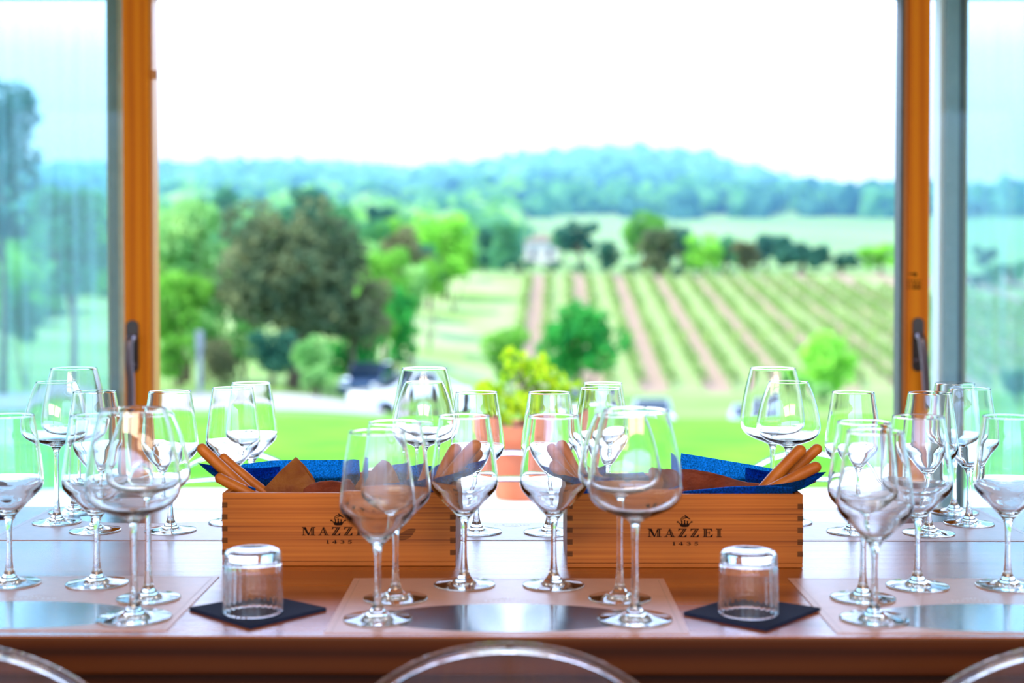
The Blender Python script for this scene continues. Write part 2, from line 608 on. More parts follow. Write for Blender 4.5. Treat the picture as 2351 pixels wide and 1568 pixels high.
# ------------------------------------------------------------------ trees
def leaf_cloud(blobs, n, size, rng, squash=0.8):
    """n small leaf clumps spread through the shells of the blobs (cx, cy, cz, r)."""
    w = np.array([b[3] ** 2 for b in blobs]); w = w / w.sum()
    pick = rng.choice(len(blobs), n, p=w)
    B = np.array(blobs)[pick]
    d = rng.normal(size=(n, 3)); d /= np.linalg.norm(d, axis=1)[:, None]
    rad = B[:, 3] * (0.72 + 0.36 * rng.random(n))
    c = B[:, :3] + d * rad[:, None] * np.array([1, 1, squash])
    a = rng.normal(size=(n, 3)) + d * 0.4; a /= np.linalg.norm(a, axis=1)[:, None]
    e = np.cross(a, rng.normal(size=(n, 3))); e /= np.linalg.norm(e, axis=1)[:, None]
    s = size * (0.6 + 0.8 * rng.random(n))[:, None]
    g = np.cross(a, e)
    vs = np.empty((n, 4, 3))
    vs[:, 0] = c - e * s * 0.5
    vs[:, 1] = c + g * s * 0.42
    vs[:, 2] = c + e * s * 0.5
    vs[:, 3] = c - g * s * 0.42
    return vs.reshape(-1, 3).tolist(), [(4 * i, 4 * i + 1, 4 * i + 2, 4 * i + 3) for i in range(n)]


LEAF = {
    'olive': leafy('olive_oak_leaves', (0.070, 0.125, 0.065), (0.190, 0.225, 0.100), 0.7),
    'mint': leafy('pale_tree_leaves', (0.145, 0.406, 0.102), (0.406, 0.667, 0.232), 0.5),
    'green': leafy('green_leaves', (0.102, 0.319, 0.043), (0.232, 0.551, 0.072), 0.5),
    'bright': leafy('spring_leaves', (0.189, 0.522, 0.058), (0.348, 0.754, 0.102), 0.6),
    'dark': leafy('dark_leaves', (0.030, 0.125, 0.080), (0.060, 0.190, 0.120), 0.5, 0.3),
    'deep': leafy('deep_green_leaves', (0.017, 0.203, 0.043), (0.072, 0.435, 0.072), 0.9, 0.35),
    'brown': leafy('brownish_leaves', (0.125, 0.150, 0.070), (0.230, 0.240, 0.110), 0.4),
    'teal': leafy('blue_green_leaves', (0.058, 0.232, 0.087), (0.131, 0.377, 0.145), 0.4),
}
GROUP_FAR = 'trees in the line beyond the vineyard'


def tree(name, label, u, top, low, width, d, kind, group=None, trunk=True, n=None, lean=0.0, blobs=9, tall=False, cat='tree', seed=None, leaf=None):
    """A tree whose crown reaches from row low to row top at distance d, standing on the ground there."""
    rng = np.random.default_rng(seed if seed is not None else int(u * 7 + top))
    x = (u - 1175.5) / F * d
    gz = ground_z(x, d)
    ztop = EYE + (640 - top) / F * d
    zlow = max(gz + (0.25 if not trunk else 0.5), EYE + (640 - low) / F * d)
    w = width / F * d / 2
    h = (ztop - zlow) / 2
    cz = zlow + h - gz
    bl = []
    for i in range(int(blobs * 2.2)):
        a = rng.random() * 2 * PI
        q = math.sqrt(rng.random()) * 0.74
        zz = rng.uniform(-0.72, 0.74)
        shrink = math.sqrt(max(0.15, 1 - zz * zz * 0.7))
        r = min(w, h) * rng.uniform(0.22, 0.44)
        if tall: r = w * rng.uniform(0.55, 0.8)
        bl.append((math.cos(a) * q * w * shrink * (0.5 if tall else 1) + lean * zz, math.sin(a) * q * w * shrink * (0.5 if tall else 1), cz + zz * h * (1.15 if tall else 1), r))
    bl.append((0, 0, cz, min(w, h) * 0.55))
    size = leaf or max(0.10, min(0.9, w * 0.14))
    if n is None:
        n = int(min(4200, max(500, 2.6 * (w * w + w * h) * 4 / (size * size * 0.5))))
    root = empty(name, (x, d, gz))
    tag(root, label, cat, group)
    vs, fs = leaf_cloud(bl, n, size, rng)
    mesh_obj('crown' if trunk else 'foliage', vs, fs, LEAF[kind], root)
    mb = MB()
    tr = max(0.04, w * 0.07)
    if trunk:
        mb.tube([(0, 0, -0.2), (0.05 * w, 0, cz * 0.4), (-0.03 * w, 0.02, cz), (0.02, 0, cz + h * 0.5)], [tr * 1.4, tr, tr * 0.7, tr * 0.3], 8)
        for i in range(4):
            bx = bl[i]
            mb.tube([(0.0, 0, cz * 0.55), (bx[0] * 0.5, bx[1] * 0.5, (bx[2] + cz * 0.55) / 2), (bx[0], bx[1], bx[2])], [tr * 0.6, tr * 0.45, tr * 0.2], 6)
        mb.build('trunk', M['stem'], root, True)
    else:
        for i in range(3):
            bx = bl[i]
            mb.tube([(0, 0, -0.1), (bx[0] * 0.6, bx[1] * 0.6, bx[2] * 0.5), (bx[0], bx[1], bx[2])], [tr * 0.5, tr * 0.4, tr * 0.15], 6)
        mb.build('stem', M['stem'], root, True)
    return root


# left of the opening : the big olive-grey oak and its neighbours
tree('oak_tree', 'big olive-grey oak with a broad leaning crown left of the parked cars', 672, 442, 800, 360, 58, 'olive', blobs=16, lean=0.0, seed=5, n=5200, leaf=0.34)
tree('tree', 'tree with yellowish leaves low at the right foot of the olive-grey oak', 805, 590, 800, 190, 60, 'brown', blobs=9, seed=12)
tree('tree', 'pale green tree at the window post, left of the olive-grey oak', 428, 450, 700, 230, 64, 'mint', blobs=12, seed=21)
tree('tree', 'darker green low tree at the window post, under the pale green tree', 410, 620, 800, 190, 58, 'green', blobs=10, seed=22)
tree('tree', 'pale mint tree between the window post tree and the olive-grey oak', 510, 540, 760, 150, 66, 'mint', blobs=9, seed=23)
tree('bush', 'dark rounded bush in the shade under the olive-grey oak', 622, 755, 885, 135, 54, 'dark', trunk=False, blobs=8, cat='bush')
tree('bush', 'pale bush right of the dark bush under the oak', 715, 770, 890, 120, 53, 'mint', trunk=False, blobs=8, cat='bush', seed=31)
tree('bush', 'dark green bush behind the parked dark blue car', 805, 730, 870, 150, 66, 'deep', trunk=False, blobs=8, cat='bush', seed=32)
tree('bush', 'greyish bush beside the pale post by the gravel road', 505, 770, 890, 120, 54, 'brown', trunk=False, blobs=8, cat='bush', seed=33)
tree('bush', 'light green bush at the road edge in front of the oak', 728, 830, 910, 130, 50, 'mint', trunk=False, blobs=8, cat='bush', seed=36)
tree('tree', 'green hedgerow tree just right of the oak crown', 880, 560, 740, 150, 82, 'green', blobs=9, seed=41)
tree('tree', 'low green hedgerow tree beside the grassy track', 905, 650, 810, 110, 80, 'deep', blobs=9, seed=42)
tree('tree', 'grey-green tree rising behind the right side of the oak', 815, 470, 620, 190, 110, 'teal', blobs=9, seed=43)
tree('tree', 'dark blue-green tree behind the top of the oak', 705, 425, 560, 150, 150, 'dark', blobs=9, seed=44)
tree('tree', 'olive hedgerow tree, second to the right of the oak', 935, 520, 650, 130, 130, 'brown', blobs=9, seed=45)
tree('tree', 'broad bright green tree in the middle of the hedgerow', 1020, 475, 620, 150, 160, 'bright', blobs=11, seed=46)
tree('tree', 'dark tree below the broad bright green hedgerow tree', 985, 560, 650, 100, 150, 'dark', blobs=8, seed=47)
tree('cypress_tree', 'narrow dark upright tree at the head of the grassy track', 1112, 492, 618, 42, 190, 'dark', blobs=7, tall=True, seed=48)
tree('tree', 'round green tree just right of the narrow dark upright tree', 1160, 500, 610, 90, 205, 'teal', blobs=8, seed=49)
tree('tree', 'bushy tree with light leaves left of the narrow dark upright tree', 1072, 545, 625, 70, 180, 'green', blobs=8, seed=50)
tree('tree', 'dark tree high in the woods above the hedgerow, left of centre', 880, 470, 560, 110, 210, 'dark', blobs=8, seed=51)
tree('tree', 'tall green tree at the window post in the far woods', 520, 425, 500, 70, 240, 'teal', blobs=8, seed=52)
tree('tree', 'small dark tree at the window post in the far woods', 455, 440, 500, 50, 240, 'dark', blobs=8, seed=53)

for (u, tp, lo, w, d, k, lab) in [
    (862, 640, 830, 130, 70, 'green', 'leafy hedgerow shrub low between the oak and the grassy track'),
    (925, 700, 850, 90, 72, 'deep', 'dark green hedgerow shrub beside the grassy track, above the parked cars'),
    (945, 600, 740, 100, 100, 'mint', 'pale hedgerow shrub along the grassy track, right of the oak'),
    (985, 590, 690, 90, 120, 'green', 'green hedgerow shrub half way up the grassy track'),
    (1040, 585, 650, 90, 150, 'bright', 'light hedgerow shrub near the upper end of the grassy track'),
    (900, 500, 640, 120, 140, 'green', 'green tree standing high behind the hedgerow shrubs'),
    (840, 540, 700, 120, 90, 'mint', 'pale tree peeping out behind the right side of the oak crown'),
    (470, 700, 850, 130, 62, 'mint', 'pale leafy shrub right of the window post behind the marker post'),
    (395, 750, 880, 90, 56, 'green', 'green shrub touching the window post above the gravel road'),
    (560, 700, 850, 110, 64, 'mint', 'pale shrub under the left side of the olive-grey oak'),
    (560, 600, 760, 90, 66, 'green', 'green tree behind the left side of the oak crown'),
    (690, 700, 840, 130, 62, 'brown', 'brownish shrub under the middle of the oak crown')]:
    tree('shrub' if tp > 580 else 'tree', lab, u, tp, lo, w, d, k, None, trunk=False, blobs=9, cat='shrub' if tp > 580 else 'tree', seed=int(u * 3))

# seen through the left pane
tree('tree', 'tall dark tree at the left edge of the photo behind the left pane', 5, 130, 600, 190, 48, 'dark', blobs=12, seed=61)
tree('tree', 'green tree with a leaning trunk behind the left pane', 165, 370, 730, 220, 46, 'teal', blobs=12, seed=62)
tree('bush', 'blue-green bush along the lawn behind the left pane', 60, 640, 800, 120, 55, 'teal', trunk=False, blobs=8, cat='bush', seed=63)

# beyond the vineyard, from left to right
FAR = [
    (1330, 520, 575, 80, 200, 'dark', 'dark tree at the left end of the line beyond the vineyard, beside the pale house'),
    (1395, 560, 622, 44, 188, 'dark', 'small dark pointed tree at the top edge of the vineyard'),
    (1478, 497, 590, 95, 205, 'green', 'tallest green tree in the line beyond the vineyard'),
    (1512, 535, 622, 88, 190, 'olive', 'olive tree standing before the tallest tree beyond the vineyard'),
    (1560, 530, 600, 80, 206, 'dark', 'dark tree right of the tallest one in the line beyond the vineyard'),
    (1615, 550, 625, 75, 192, 'bright', 'light green tree in the middle of the line beyond the vineyard'),
    (1665, 545, 610, 80, 206, 'teal', 'blue-green tree in the line, between the light green and the brownish tree'),
    (1713, 560, 630, 60, 192, 'brown', 'small brownish tree in the line beyond the vineyard'),
    (1758, 545, 612, 70, 206, 'dark', 'dark tree just left of the broad dark round tree beyond the vineyard'),
    (1838, 548, 620, 115, 196, 'dark', 'broad dark round tree on a thick trunk in the line beyond the vineyard'),
    (1930, 590, 636, 90, 196, 'dark', 'low dark tree between the broad dark tree and the window post'),
    (2020, 575, 640, 85, 192, 'bright', 'pale green tree beside the right window post beyond the vineyard'),
    (2262, 575, 640, 50, 200, 'dark', 'dark tree beyond the vineyard behind the right pane, smaller one'),
    (2320, 610, 700, 110, 175, 'teal', 'broad blue-green tree at the right edge behind the right pane'),
    (2240, 640, 700, 70, 172, 'dark', 'dark low tree left of the broad blue-green tree behind the right pane'),
    (1290, 535, 570, 40, 215, 'teal', 'small blue-green tree right against the pale house'),
]
for (u, tp, lo, w, d, k, lab) in FAR:
    w = w * 1.55; lo = lo + 8; tp = tp - 12
    tree('tree', lab, u, tp, lo, w, d, k, GROUP_FAR, blobs=8, seed=int(u))
HED = [(1195, 596, 130), (1270, 598, 60), (1330, 600, 60), (1450, 606, 60), (1560, 612, 60), (1660, 618, 60)]
ORD = ['first', 'second', 'third', 'fourth', 'fifth', 'sixth']
for i, (u, tp, w) in enumerate(HED):
    tree('hedge', 'low dark hedge along the top of the vineyard, %s from the grassy track' % ORD[i], u, tp, tp + 26, w, 189, 'dark', 'hedges along the top of the vineyard', trunk=False, blobs=7, cat='hedge', seed=80 + i, n=500)
# on the skyline
SKY = [(1041, 352, 392, 24, 'round tree standing alone on the skyline, left one of two'), (1156, 356, 385, 30, 'round tree on the skyline nearest the hill top'),
       (1098, 364, 388, 34, 'low spreading tree on the skyline between the two round ones')]
for (u, tp, lo, w, lab) in SKY:
    tree('tree', lab, u, tp, lo, w, 1000, 'dark', 'trees on the skyline', blobs=7, n=600)

# shrubs standing before the vineyard
tree('shrub', 'dark green rounded shrub in front of the vineyard, right of the potted plant', 1338, 698, 885, 205, 85, 'deep', trunk=False, blobs=13, cat='shrub', seed=91, n=3600, leaf=0.32)
tree('shrub', 'lighter green shrub behind the potted plant', 1168, 745, 890, 130, 86, 'green', trunk=False, blobs=9, cat='shrub', seed=92)
tree('shrub', 'yellow-green shrub before the vineyard beside the right window post', 1888, 765, 905, 190, 84, 'bright', trunk=False, blobs=12, cat='shrub', seed=93)
tree('shrub', 'green shrub at the right edge behind the right pane', 2345, 840, 930, 120, 80, 'teal', trunk=False, blobs=8, cat='shrub', seed=94)
tree('shrub', 'small grey-green shrub below the yellow-green one', 1850, 855, 925, 150, 78, 'mint', trunk=False, blobs=8, cat='shrub', seed=95)

# woods over the hill : nobody could count these crowns
rng = np.random.default_rng(3)
ico_v, ico_f = [], []
import bmesh
bm = bmesh.new()
bmesh.ops.create_icosphere(bm, subdivisions=2, radius=1)
bm.verts.index_update()
ico_v = np.array([v.co[:] for v in bm.verts]); ico_f = [tuple(v.index for v in f.verts) for f in bm.faces]
bm.free()


def woods(name, label, count, d0, d1, u0, u1, r0, r1, mats, test=None):
    vs, fs, fm = [], [], []
    k = 0
    while k < count:
        d = d0 + (d1 - d0) * rng.random() ** 0.8
        u = u0 + (u1 - u0) * rng.random()
        x = (u - 1175.5) / F * d
        if test and not test(u, d, x):
            continue
        r = r0 + (r1 - r0) * rng.random() ** 2
        z = ground_z(x, d)
        jit = 1 + 0.22 * rng.normal(size=(len(ico_v), 1))
        P = ico_v * jit * np.array([r, r, r * 0.95]) + np.array([x, d, z + r * 0.6])
        b0 = len(vs)
        vs += P.tolist()
        fs += [tuple(i + b0 for i in f) for f in ico_f]
        fm += [int(rng.integers(len(mats)))] * len(ico_f)
        k += 1
    o = mesh_obj(name, vs, fs, None, None, False, mats, fm)
    tag(o, label, 'woods', None, 'stuff')
    return o


def hill_test(u, d, x):
    n = noise.noise(Vector((x * 0.006, d * 0.008, 0.3)))
    return n > -0.30


woods('woodland', 'blue-green woods covering the distant hills under the white sky', 3800, 432, 1048, -450, 2750, 2.6, 6.0, [LEAF['teal'], LEAF['teal'], LEAF['dark'], LEAF['green']], hill_test)
woods('woodland', 'mixed woods in the valley left of the pale field, below the hills', 420, 200, 420, 330, 1190, 2.2, 5.0, [LEAF['teal'], LEAF['green'], LEAF['mint']], lambda u, d, x: u < 1230 - (d - 200) * 0.25)
woods('woodland', 'woods behind the left pane below the hills', 160, 120, 420, -300, 330, 2.2, 5.0, [LEAF['teal'], LEAF['green']])
woods('woodland', 'dark band of woods along the foot of the hill above the pale field', 150, 400, 440, 1190, 2700, 3.5, 6.0, [LEAF['dark'], LEAF['teal']])

# ------------------------------------------------------------------ vine rows
vrng = np.random.default_rng(11)
RLEN = 78.0
n = 950
c = np.stack([vrng.normal(0, 0.22, n), vrng.random(n) * RLEN, 0.35 + vrng.random(n) * 0.95], 1)
c[:, 0] += 0.10 * np.sin(c[:, 1] * 0.9)
a = vrng.normal(size=(n, 3)); a /= np.linalg.norm(a, axis=1)[:, None]
e = np.cross(a, vrng.normal(size=(n, 3))); e /= np.linalg.norm(e, axis=1)[:, None]
g = np.cross(a, e)
s = (0.28 + 0.25 * vrng.random(n))[:, None]
V = np.empty((n, 4, 3)); V[:, 0] = c - e * s / 2; V[:, 1] = c + g * s / 2; V[:, 2] = c + e * s / 2; V[:, 3] = c - g * s / 2
vine_leaf = leafy('vine_leaves', (0.19, 0.31, 0.08), (0.30, 0.42, 0.13), 0.3)
row_me = None
NUM = 'first second third fourth fifth sixth seventh eighth ninth tenth eleventh twelfth thirteenth fourteenth fifteenth sixteenth seventeenth eighteenth nineteenth twentieth'.split()
NUM += ['twenty-' + q for q in NUM[:9]] + ['thirtieth']
row0 = None
for i in range(27):
    x0 = ROW_X0 + i * ROW_GAP + ROW_TAN * 112
    if i == 0:
        row0 = mesh_obj('vine_row', V.reshape(-1, 3).tolist(), [(4 * q, 4 * q + 1, 4 * q + 2, 4 * q + 3) for q in range(n)], vine_leaf)
        pm = MB()
        for q in range(14):
            pm = MB()
            pm.tube([(0, q * 6 + 0.3, -0.3), (0, q * 6 + 0.3, 1.45)], 0.05, 6)
            pm.build('stake', M['stem'], row0)
        r = row0
    else:
        r = copy_tree(row0)
    y0 = 112.0
    z0 = EYE + (640 - vine_y(y0)) / F * y0
    y1 = y0 + RLEN * 0.92
    z1 = EYE + (640 - vine_y(y1)) / F * y1
    r.location = (x0, y0, z0)
    r.scale = (1, 0.90 if i < 14 else 0.90 - 0.036 * (i - 13), 1)
    r.rotation_euler = (math.atan2(z1 - z0, y1 - y0), 0, -math.atan(ROW_TAN))
    tag(r, 'row of green vines on the slope, %s counted from the grassy track' % NUM[i], 'vine row', 'vine rows on the slope')


# ------------------------------------------------------------------ cars, house, post outside
def car(name, label, u, d, rz, paint, length=4.1, height=1.45):
    x = (u - 1175.5) / F * d
    root = empty(name, (x, d, ground_z(x, d) + 0.02), rz)
    tag(root, label, 'car')
    hl, hw, h = length / 2, 0.86, height
    prof = [(-hl, 0.35), (-hl, 0.72), (-hl + 0.12, 0.92), (-hl + 0.95, 1.0), (-hl + 1.75, h), (hl - 1.15, h - 0.02), (hl - 0.35, 1.02), (hl - 0.02, 0.95), (hl, 0.4), (hl - 0.3, 0.25), (-hl + 0.3, 0.25)]
    mb = MB()
    secs = [(-hw, 0.90), (-hw * 0.93, 1.0), (hw * 0.93, 1.0), (hw, 0.90)]
    vs, fs = [], []
    n = len(prof)
    for (yy, k) in secs:
        for (px, pz) in prof:
            taper = 1.0 if pz < 1.0 else 0.80
            vs.append((px * (0.985 if k < 1 else 1), yy * taper, 0.25 + (pz - 0.25) * (0.97 if k < 1 else 1)))
    for i in range(len(secs) - 1):
        for j in range(n):
            j2 = (j + 1) % n
            fs.append((i * n + j, i * n + j2, (i + 1) * n + j2, (i + 1) * n + j))
    fs.append(tuple(range(n))); fs.append(tuple((len(secs) - 1) * n + j for j in reversed(range(n))))
    mb.add(vs, fs)
    body = mb.build('body', paint, root)
    g = MB()   # windscreen
    g.add([(-hl + 1.0, -0.66, 1.03), (-hl + 1.0, 0.66, 1.03), (-hl + 1.70, 0.60, h - 0.03), (-hl + 1.70, -0.60, h - 0.03)], [(0, 1, 2, 3)])
    g.v = [v + Vector((-0.03, 0, 0.03)) for v in g.v]
    g.build('windscreen', M['car_glass'], root)
    g = MB()
    g.add([(hl - 0.42, -0.62, 1.06), (hl - 0.42, 0.62, 1.06), (hl - 1.08, 0.58, h - 0.05), (hl - 1.08, -0.58, h - 0.05)], [(0, 1, 2, 3)])
    g.v = [v + Vector((0.03, 0, 0.03)) for v in g.v]
    g.build('rear_window', M['car_glass'], root)
    for sgn in (-1, 1):
        g = MB()
        yb, yt = sgn * 0.875, sgn * 0.715
        g.add([(-hl + 1.25, yb * 0.86, 1.04), (hl - 0.75, yb * 0.86, 1.04), (hl - 1.22, yt, h - 0.07), (-hl + 1.78, yt, h - 0.07)], [(0, 1, 2, 3)])
        g.build('side_window', M['car_glass'], root)
        g = MB(); g.box(-hl - 0.02, -hl + 0.12, sgn * 0.62 - 0.16, sgn * 0.62 + 0.16, 0.66, 0.80, 0.02)
        g.build('headlight', M['lamp_glass'], root)
        for wx in (-hl + 0.8, hl - 0.8):
            g = MB(); g.tube([(wx, sgn * 0.90, 0.32), (wx, sgn * 0.68, 0.32)], 0.32, 20)
            g.build('wheel', M['tyre'], root)
    return root


car('car', 'white car parked at the foot of the trees, nearest the glasses', 940, 50, math.radians(28), M['white_paint'])
car('car', 'dark blue car parked behind the white car', 850, 58, math.radians(84), M['blue_paint'], 4.2, 1.5)
car('car', 'silver car roof showing over the lawn edge, right of the middle glasses', 1497, 55, math.radians(86), M['silver_paint'], 4.0)
car('car', 'white car showing between the potted plant and the middle glasses', 1325, 62, math.radians(80), M['white_paint'], 4.0, 1.6)
car('car', 'pale car half hidden by the big pair of back row glasses', 1728, 50, math.radians(80), M['silver_paint'], 4.0, 1.33)

hx = (1243 - 1175.5) / F * 225
hz = ground_z(hx, 225)
h = empty('house', (hx, 225, hz)); tag(h, 'small pale house at the left end of the tree line beyond the vineyard', 'house')
mb = MB(); mb.box(-2.6, 2.6, 0, 5, -0.5, 3.6); mb.build('wall', M['house_wall'], h)
mb = MB(); mb.prism([(-3.0, 3.6), (3.0, 3.6), (0, 5.0)], 'Y', -0.3, 5.3); mb.build('roof', M['house_roof'], h)
for xx in (-1.3, 1.3):
    mb = MB(); mb.box(xx - 0.4, xx + 0.4, -0.05, 0.05, 1.2, 2.4); mb.build('window', M['car_glass'], h)

x = (458 - 1175.5) / F * 52
p = MB(); p.box(-0.09, 0.09, -0.05, 0.05, -0.1, 2.2, 0.03)
p.box(-0.13, 0.13, -0.07, 0.07, 1.55, 2.25, 0.03)
o = p.build('marker_post', M['post_grey']); o.location = (x, 52, ground_z(x, 52))
tag(o, 'pale grey marker post by the gravel road at the left', 'post')

# haze filling the valley air
hm, nt, out = new_mat('valley_haze')
vsn = N(nt, 'ShaderNodeVolumeScatter')
vsn.inputs['Color'].default_value = (0.19, 0.50, 1.0, 1)
vsn.inputs['Density'].default_value = 0.00112
L(nt, vsn, 'Volume', out, 'Volume')
hb = MB(); hb.box(-900, 900, 186, 1150, -40, 116)
hz_o = hb.build('haze', hm); tag(hz_o, 'thin blue haze in the valley before the distant hills', 'haze', None, 'stuff')

# ------------------------------------------------------------------ potted plant on the terrace
pc = on_z(1190, 1146, 0.0)
root = empty('potted_plant', pc); tag(root, 'terracotta pot with a small yellow-green citrus plant on the terrace', 'potted plant')
k = 0.40
prof = [(0, 0), (0.115, 0), (0.128, 0.01), (0.15, 0.12), (0.172, 0.24), (0.186, 0.318), (0.188, 0.322), (0.212, 0.326), (0.220, 0.335), (0.222, 0.385), (0.218, 0.398), (0.205, 0.400), (0.200, 0.392), (0.196, 0.37), (0.0, 0.368)]
vs, fs = lathe(prof, 48); mesh_obj('pot', vs, fs, M['terracotta'], root, False)
vs, fs = lathe([(0.197, 0.372), (0.12, 0.382), (0.0, 0.386)], 32)
mesh_obj('soil', vs, [tuple(reversed(f)) for f in fs], M['soil'], root)
prng = np.random.default_rng(5)
bl = []
mb = MB()
mb.tube([(0.02, 0, 0.37), (0.03, 0.01, 0.48), (0.05, 0, 0.58)], [0.014, 0.011, 0.008], 8)
TIPS = [(-0.13, 0, 0.58), (-0.02, 0.05, 0.68), (0.10, -0.04, 0.72), (0.20, 0.03, 0.62), (0.28, 0, 0.57), (0.06, 0.1, 0.56), (0.02, -0.1, 0.53), (-0.06, -0.05, 0.5), (0.17, -0.08, 0.5), (-0.02, 0, 0.76), (0.12, 0.05, 0.60)]
for q in TIPS:
    mb.tube([(0.04, 0, 0.44), (0.04 + q[0] * 0.5, q[1] * 0.5, (q[2] + 0.45) / 2 + 0.02), q], [0.008, 0.006, 0.003], 6)
    bl.append((q[0] * 1.1, q[1], q[2] - 0.02, 0.065))
mb.build('stem', M['stem'], root, True)
vs, fs = leaf_cloud(bl, 420, 0.055, prng, 1.0)
mesh_obj('foliage', vs, fs, leafy('citrus_leaves', (0.20, 0.42, 0.02), (0.55, 0.66, 0.03), 14, 0.5), root)

# ------------------------------------------------------------------ room shell
def struct(o):
    o['kind'] = 'structure'
    return o


WY = 4.0
b = MB(); b.box(-4.2, 4.2, -3.6, 4.25, -0.12, 0.0); struct(b.build('floor', M['boards']))
b = MB(); b.box(-4.2, 4.2, -3.6, 4.3, 2.6, 2.75); struct(b.build('ceiling', M['plaster']))
b = MB(); b.box(-4.3, -4.2, -3.6, 4.25, 0, 2.6); struct(b.build('wall_left', M['plaster']))
b = MB(); b.box(4.2, 4.3, -3.6, 4.25, 0, 2.6); struct(b.build('wall_right', M['plaster']))
b = MB()
b.box(-4.2, 4.2, -3.7, -3.6, 0, 0.4); b.box(-4.2, 4.2, -3.7, -3.6, 2.5, 2.6)
b.box(-4.2, -4.0, -3.7, -3.6, 0.4, 2.5); b.box(4.0, 4.2, -3.7, -3.6, 0.4, 2.5); b.box(-0.1, 0.1, -3.7, -3.6, 0.4, 2.5)
struct(b.build('wall_back', M['plaster']))  # unseen wall; its wide openings are made up to let in fill daylight
LINT = at(1175, 2, WY + 0.14).z + 0.004
b = MB(); b.box(-4.2, 4.2, WY - 0.12, WY + 0.14, LINT, 2.6); struct(b.build('wall_front', M['plaster']))
b = MB(); b.box(-4.2, 4.2, WY - 0.11, WY + 0.1, LINT - 0.012, LINT); struct(b.build('trim_1', M['alu']))


def X(px, Y):
    return (px - 1175.5) / F * Y


# fixed windows behind the sliding leaves
def fixed_window(name, parts, pane_x0, pane_x1):
    r = empty(name, (0, 0, 0)); r['kind'] = 'structure'
    for (nm, x0, x1, y0, y1, mat) in parts:
        mb = MB(); mb.box(x0, x1, y0, y1, 0.0, LINT - 0.012, 0.003); mb.build(nm, mat, r)
    mb = MB(); mb.box(pane_x0, pane_x1, WY + 0.015, WY + 0.021, 0.05, LINT - 0.02)
    mb.build('pane', M['pane'], r)
    mb = MB(); mb.box(pane_x0, pane_x1, WY - 0.005, WY + 0.045, 0.0, 0.05); mb.build('bottom_rail', M['alu'], r)
    return r


w1 = fixed_window('window_1', [
    ('frame', X(254, WY), X(275, WY), WY - 0.01, WY + 0.05, M['alu_olive']),
    ('gasket', X(247, WY), X(254, WY), WY, WY + 0.04, M['tan']),
    ('seal', X(275, WY), X(287, WY), WY - 0.014, WY + 0.045, M['tan'])], -4.2, X(247, WY))
w2 = fixed_window('window_2', [
    ('frame', X(2160, WY), X(2190, WY), WY - 0.03, WY + 0.03, M['alu']),
    ('edge', X(2150, WY), X(2160, WY), WY - 0.02, WY + 0.04, M['terrace']),
    ('gasket', X(2195, WY), X(2212, WY), WY - 0.005, WY + 0.04, M['alu_dark']),
    ('inner_frame', X(2190, WY), X(2195, WY), WY - 0.02, WY + 0.03, M['alu']),
    ('seal', X(2212, WY), X(2219, WY), WY, WY + 0.045, M['tan'])], X(2219, WY), 4.2)
for py in (92, 252, 412, 570, 728, 886, 1040):
    q = at(2178, py, WY - 0.032)
    mb = MB(); mb.tube([(q.x, WY - 0.029, q.z), (q.x, WY - 0.034, q.z)], 0.0055, 12); mb.build('screw', M['screw'], w2)


# sliding wooden leaves pushed open in front of the fixed windows
def leaf(name, xa, xb, pane_a, pane_b, bead_a, bead_b):
    r = empty(name); r['kind'] = 'structure'
    y0, y1 = WY - 0.15, WY - 0.09
    mb = MB(); mb.box(xa, xb, y0, y1, 0.005, LINT - 0.013, 0.004); mb.build('stile', M['sash'], r)
    mb = MB(); mb.box(bead_a, bead_b, y0 + 0.006, y1 + 0.012, 0.005, LINT - 0.013, 0.004); mb.build('bead', M['bead'], r)
    mb = MB(); mb.box(pane_a, pane_b, WY - 0.123, WY - 0.117, 0.06, LINT - 0.02); mb.build('pane', M['pane_clear'], r)
    mb = MB(); mb.box(pane_a, pane_b, y0 + 0.005, y1 - 0.005, 0.005, 0.06); mb.build('bottom_rail', M['sash'], r)
    return r


YL = WY - 0.15
d1 = leaf('door_1', X(284, YL), X(344, YL), -3.1, X(284, YL), X(344, YL), X(352, YL))
d2 = leaf('door_2', X(2083, YL), X(2134, YL), X(2134, YL), 3.1, X(2075, YL), X(2083, YL))
mb = MB(); mb.box(X(2068, YL), X(2075, YL), YL + 0.01, YL + 0.07, 0.005, LINT - 0.013, 0.002); mb.build('gasket', M['alu_dark'], d2)
mb = MB(); q = at(354, 172, YL + 0.01); mb.tube([(q.x, q.y, q.z - 0.012), (q.x, q.y, q.z + 0.012)], 0.009, 12); mb.build('hinge', M['bead'], d1)


def plate_and_lever(door, px0, px1, py0, py1, lever, knob):
    a = at(px0, py1, YL - 0.004); b2 = at(px1, py0, YL - 0.004)
    w = (b2.x - a.x) / 2; cx = (a.x + b2.x) / 2
    pts = []
    for i in range(13): pts.append((cx + w * math.cos(PI * i / 12), b2.z - w + w * math.sin(PI * i / 12)))
    for i in range(13): pts.append((cx - w * math.cos(PI * i / 12), a.z + w - w * math.sin(PI * i / 12)))
    mb = MB(); mb.prism(pts, 'Y', YL - 0.010, YL + 0.001); hp = mb.build('handle_plate', M['bronze'], door)
    P = [at(x, y, Y) for (x, y, Y) in lever]
    P = spline(P, 5)
    mb = MB(); mb.tube(P, [0.0085] * 6 + [0.0105] * (len(P) - 6), 14); mb.build('lever', M['bronze_light'], hp, True)
    q = at(knob[0], knob[1], YL - 0.012)
    mb = MB(); mb.tube([(q.x, YL - 0.009, q.z), (q.x, YL - 0.016, q.z)], 0.008, 14); mb.build('lock', M['bronze_light'], hp, True)


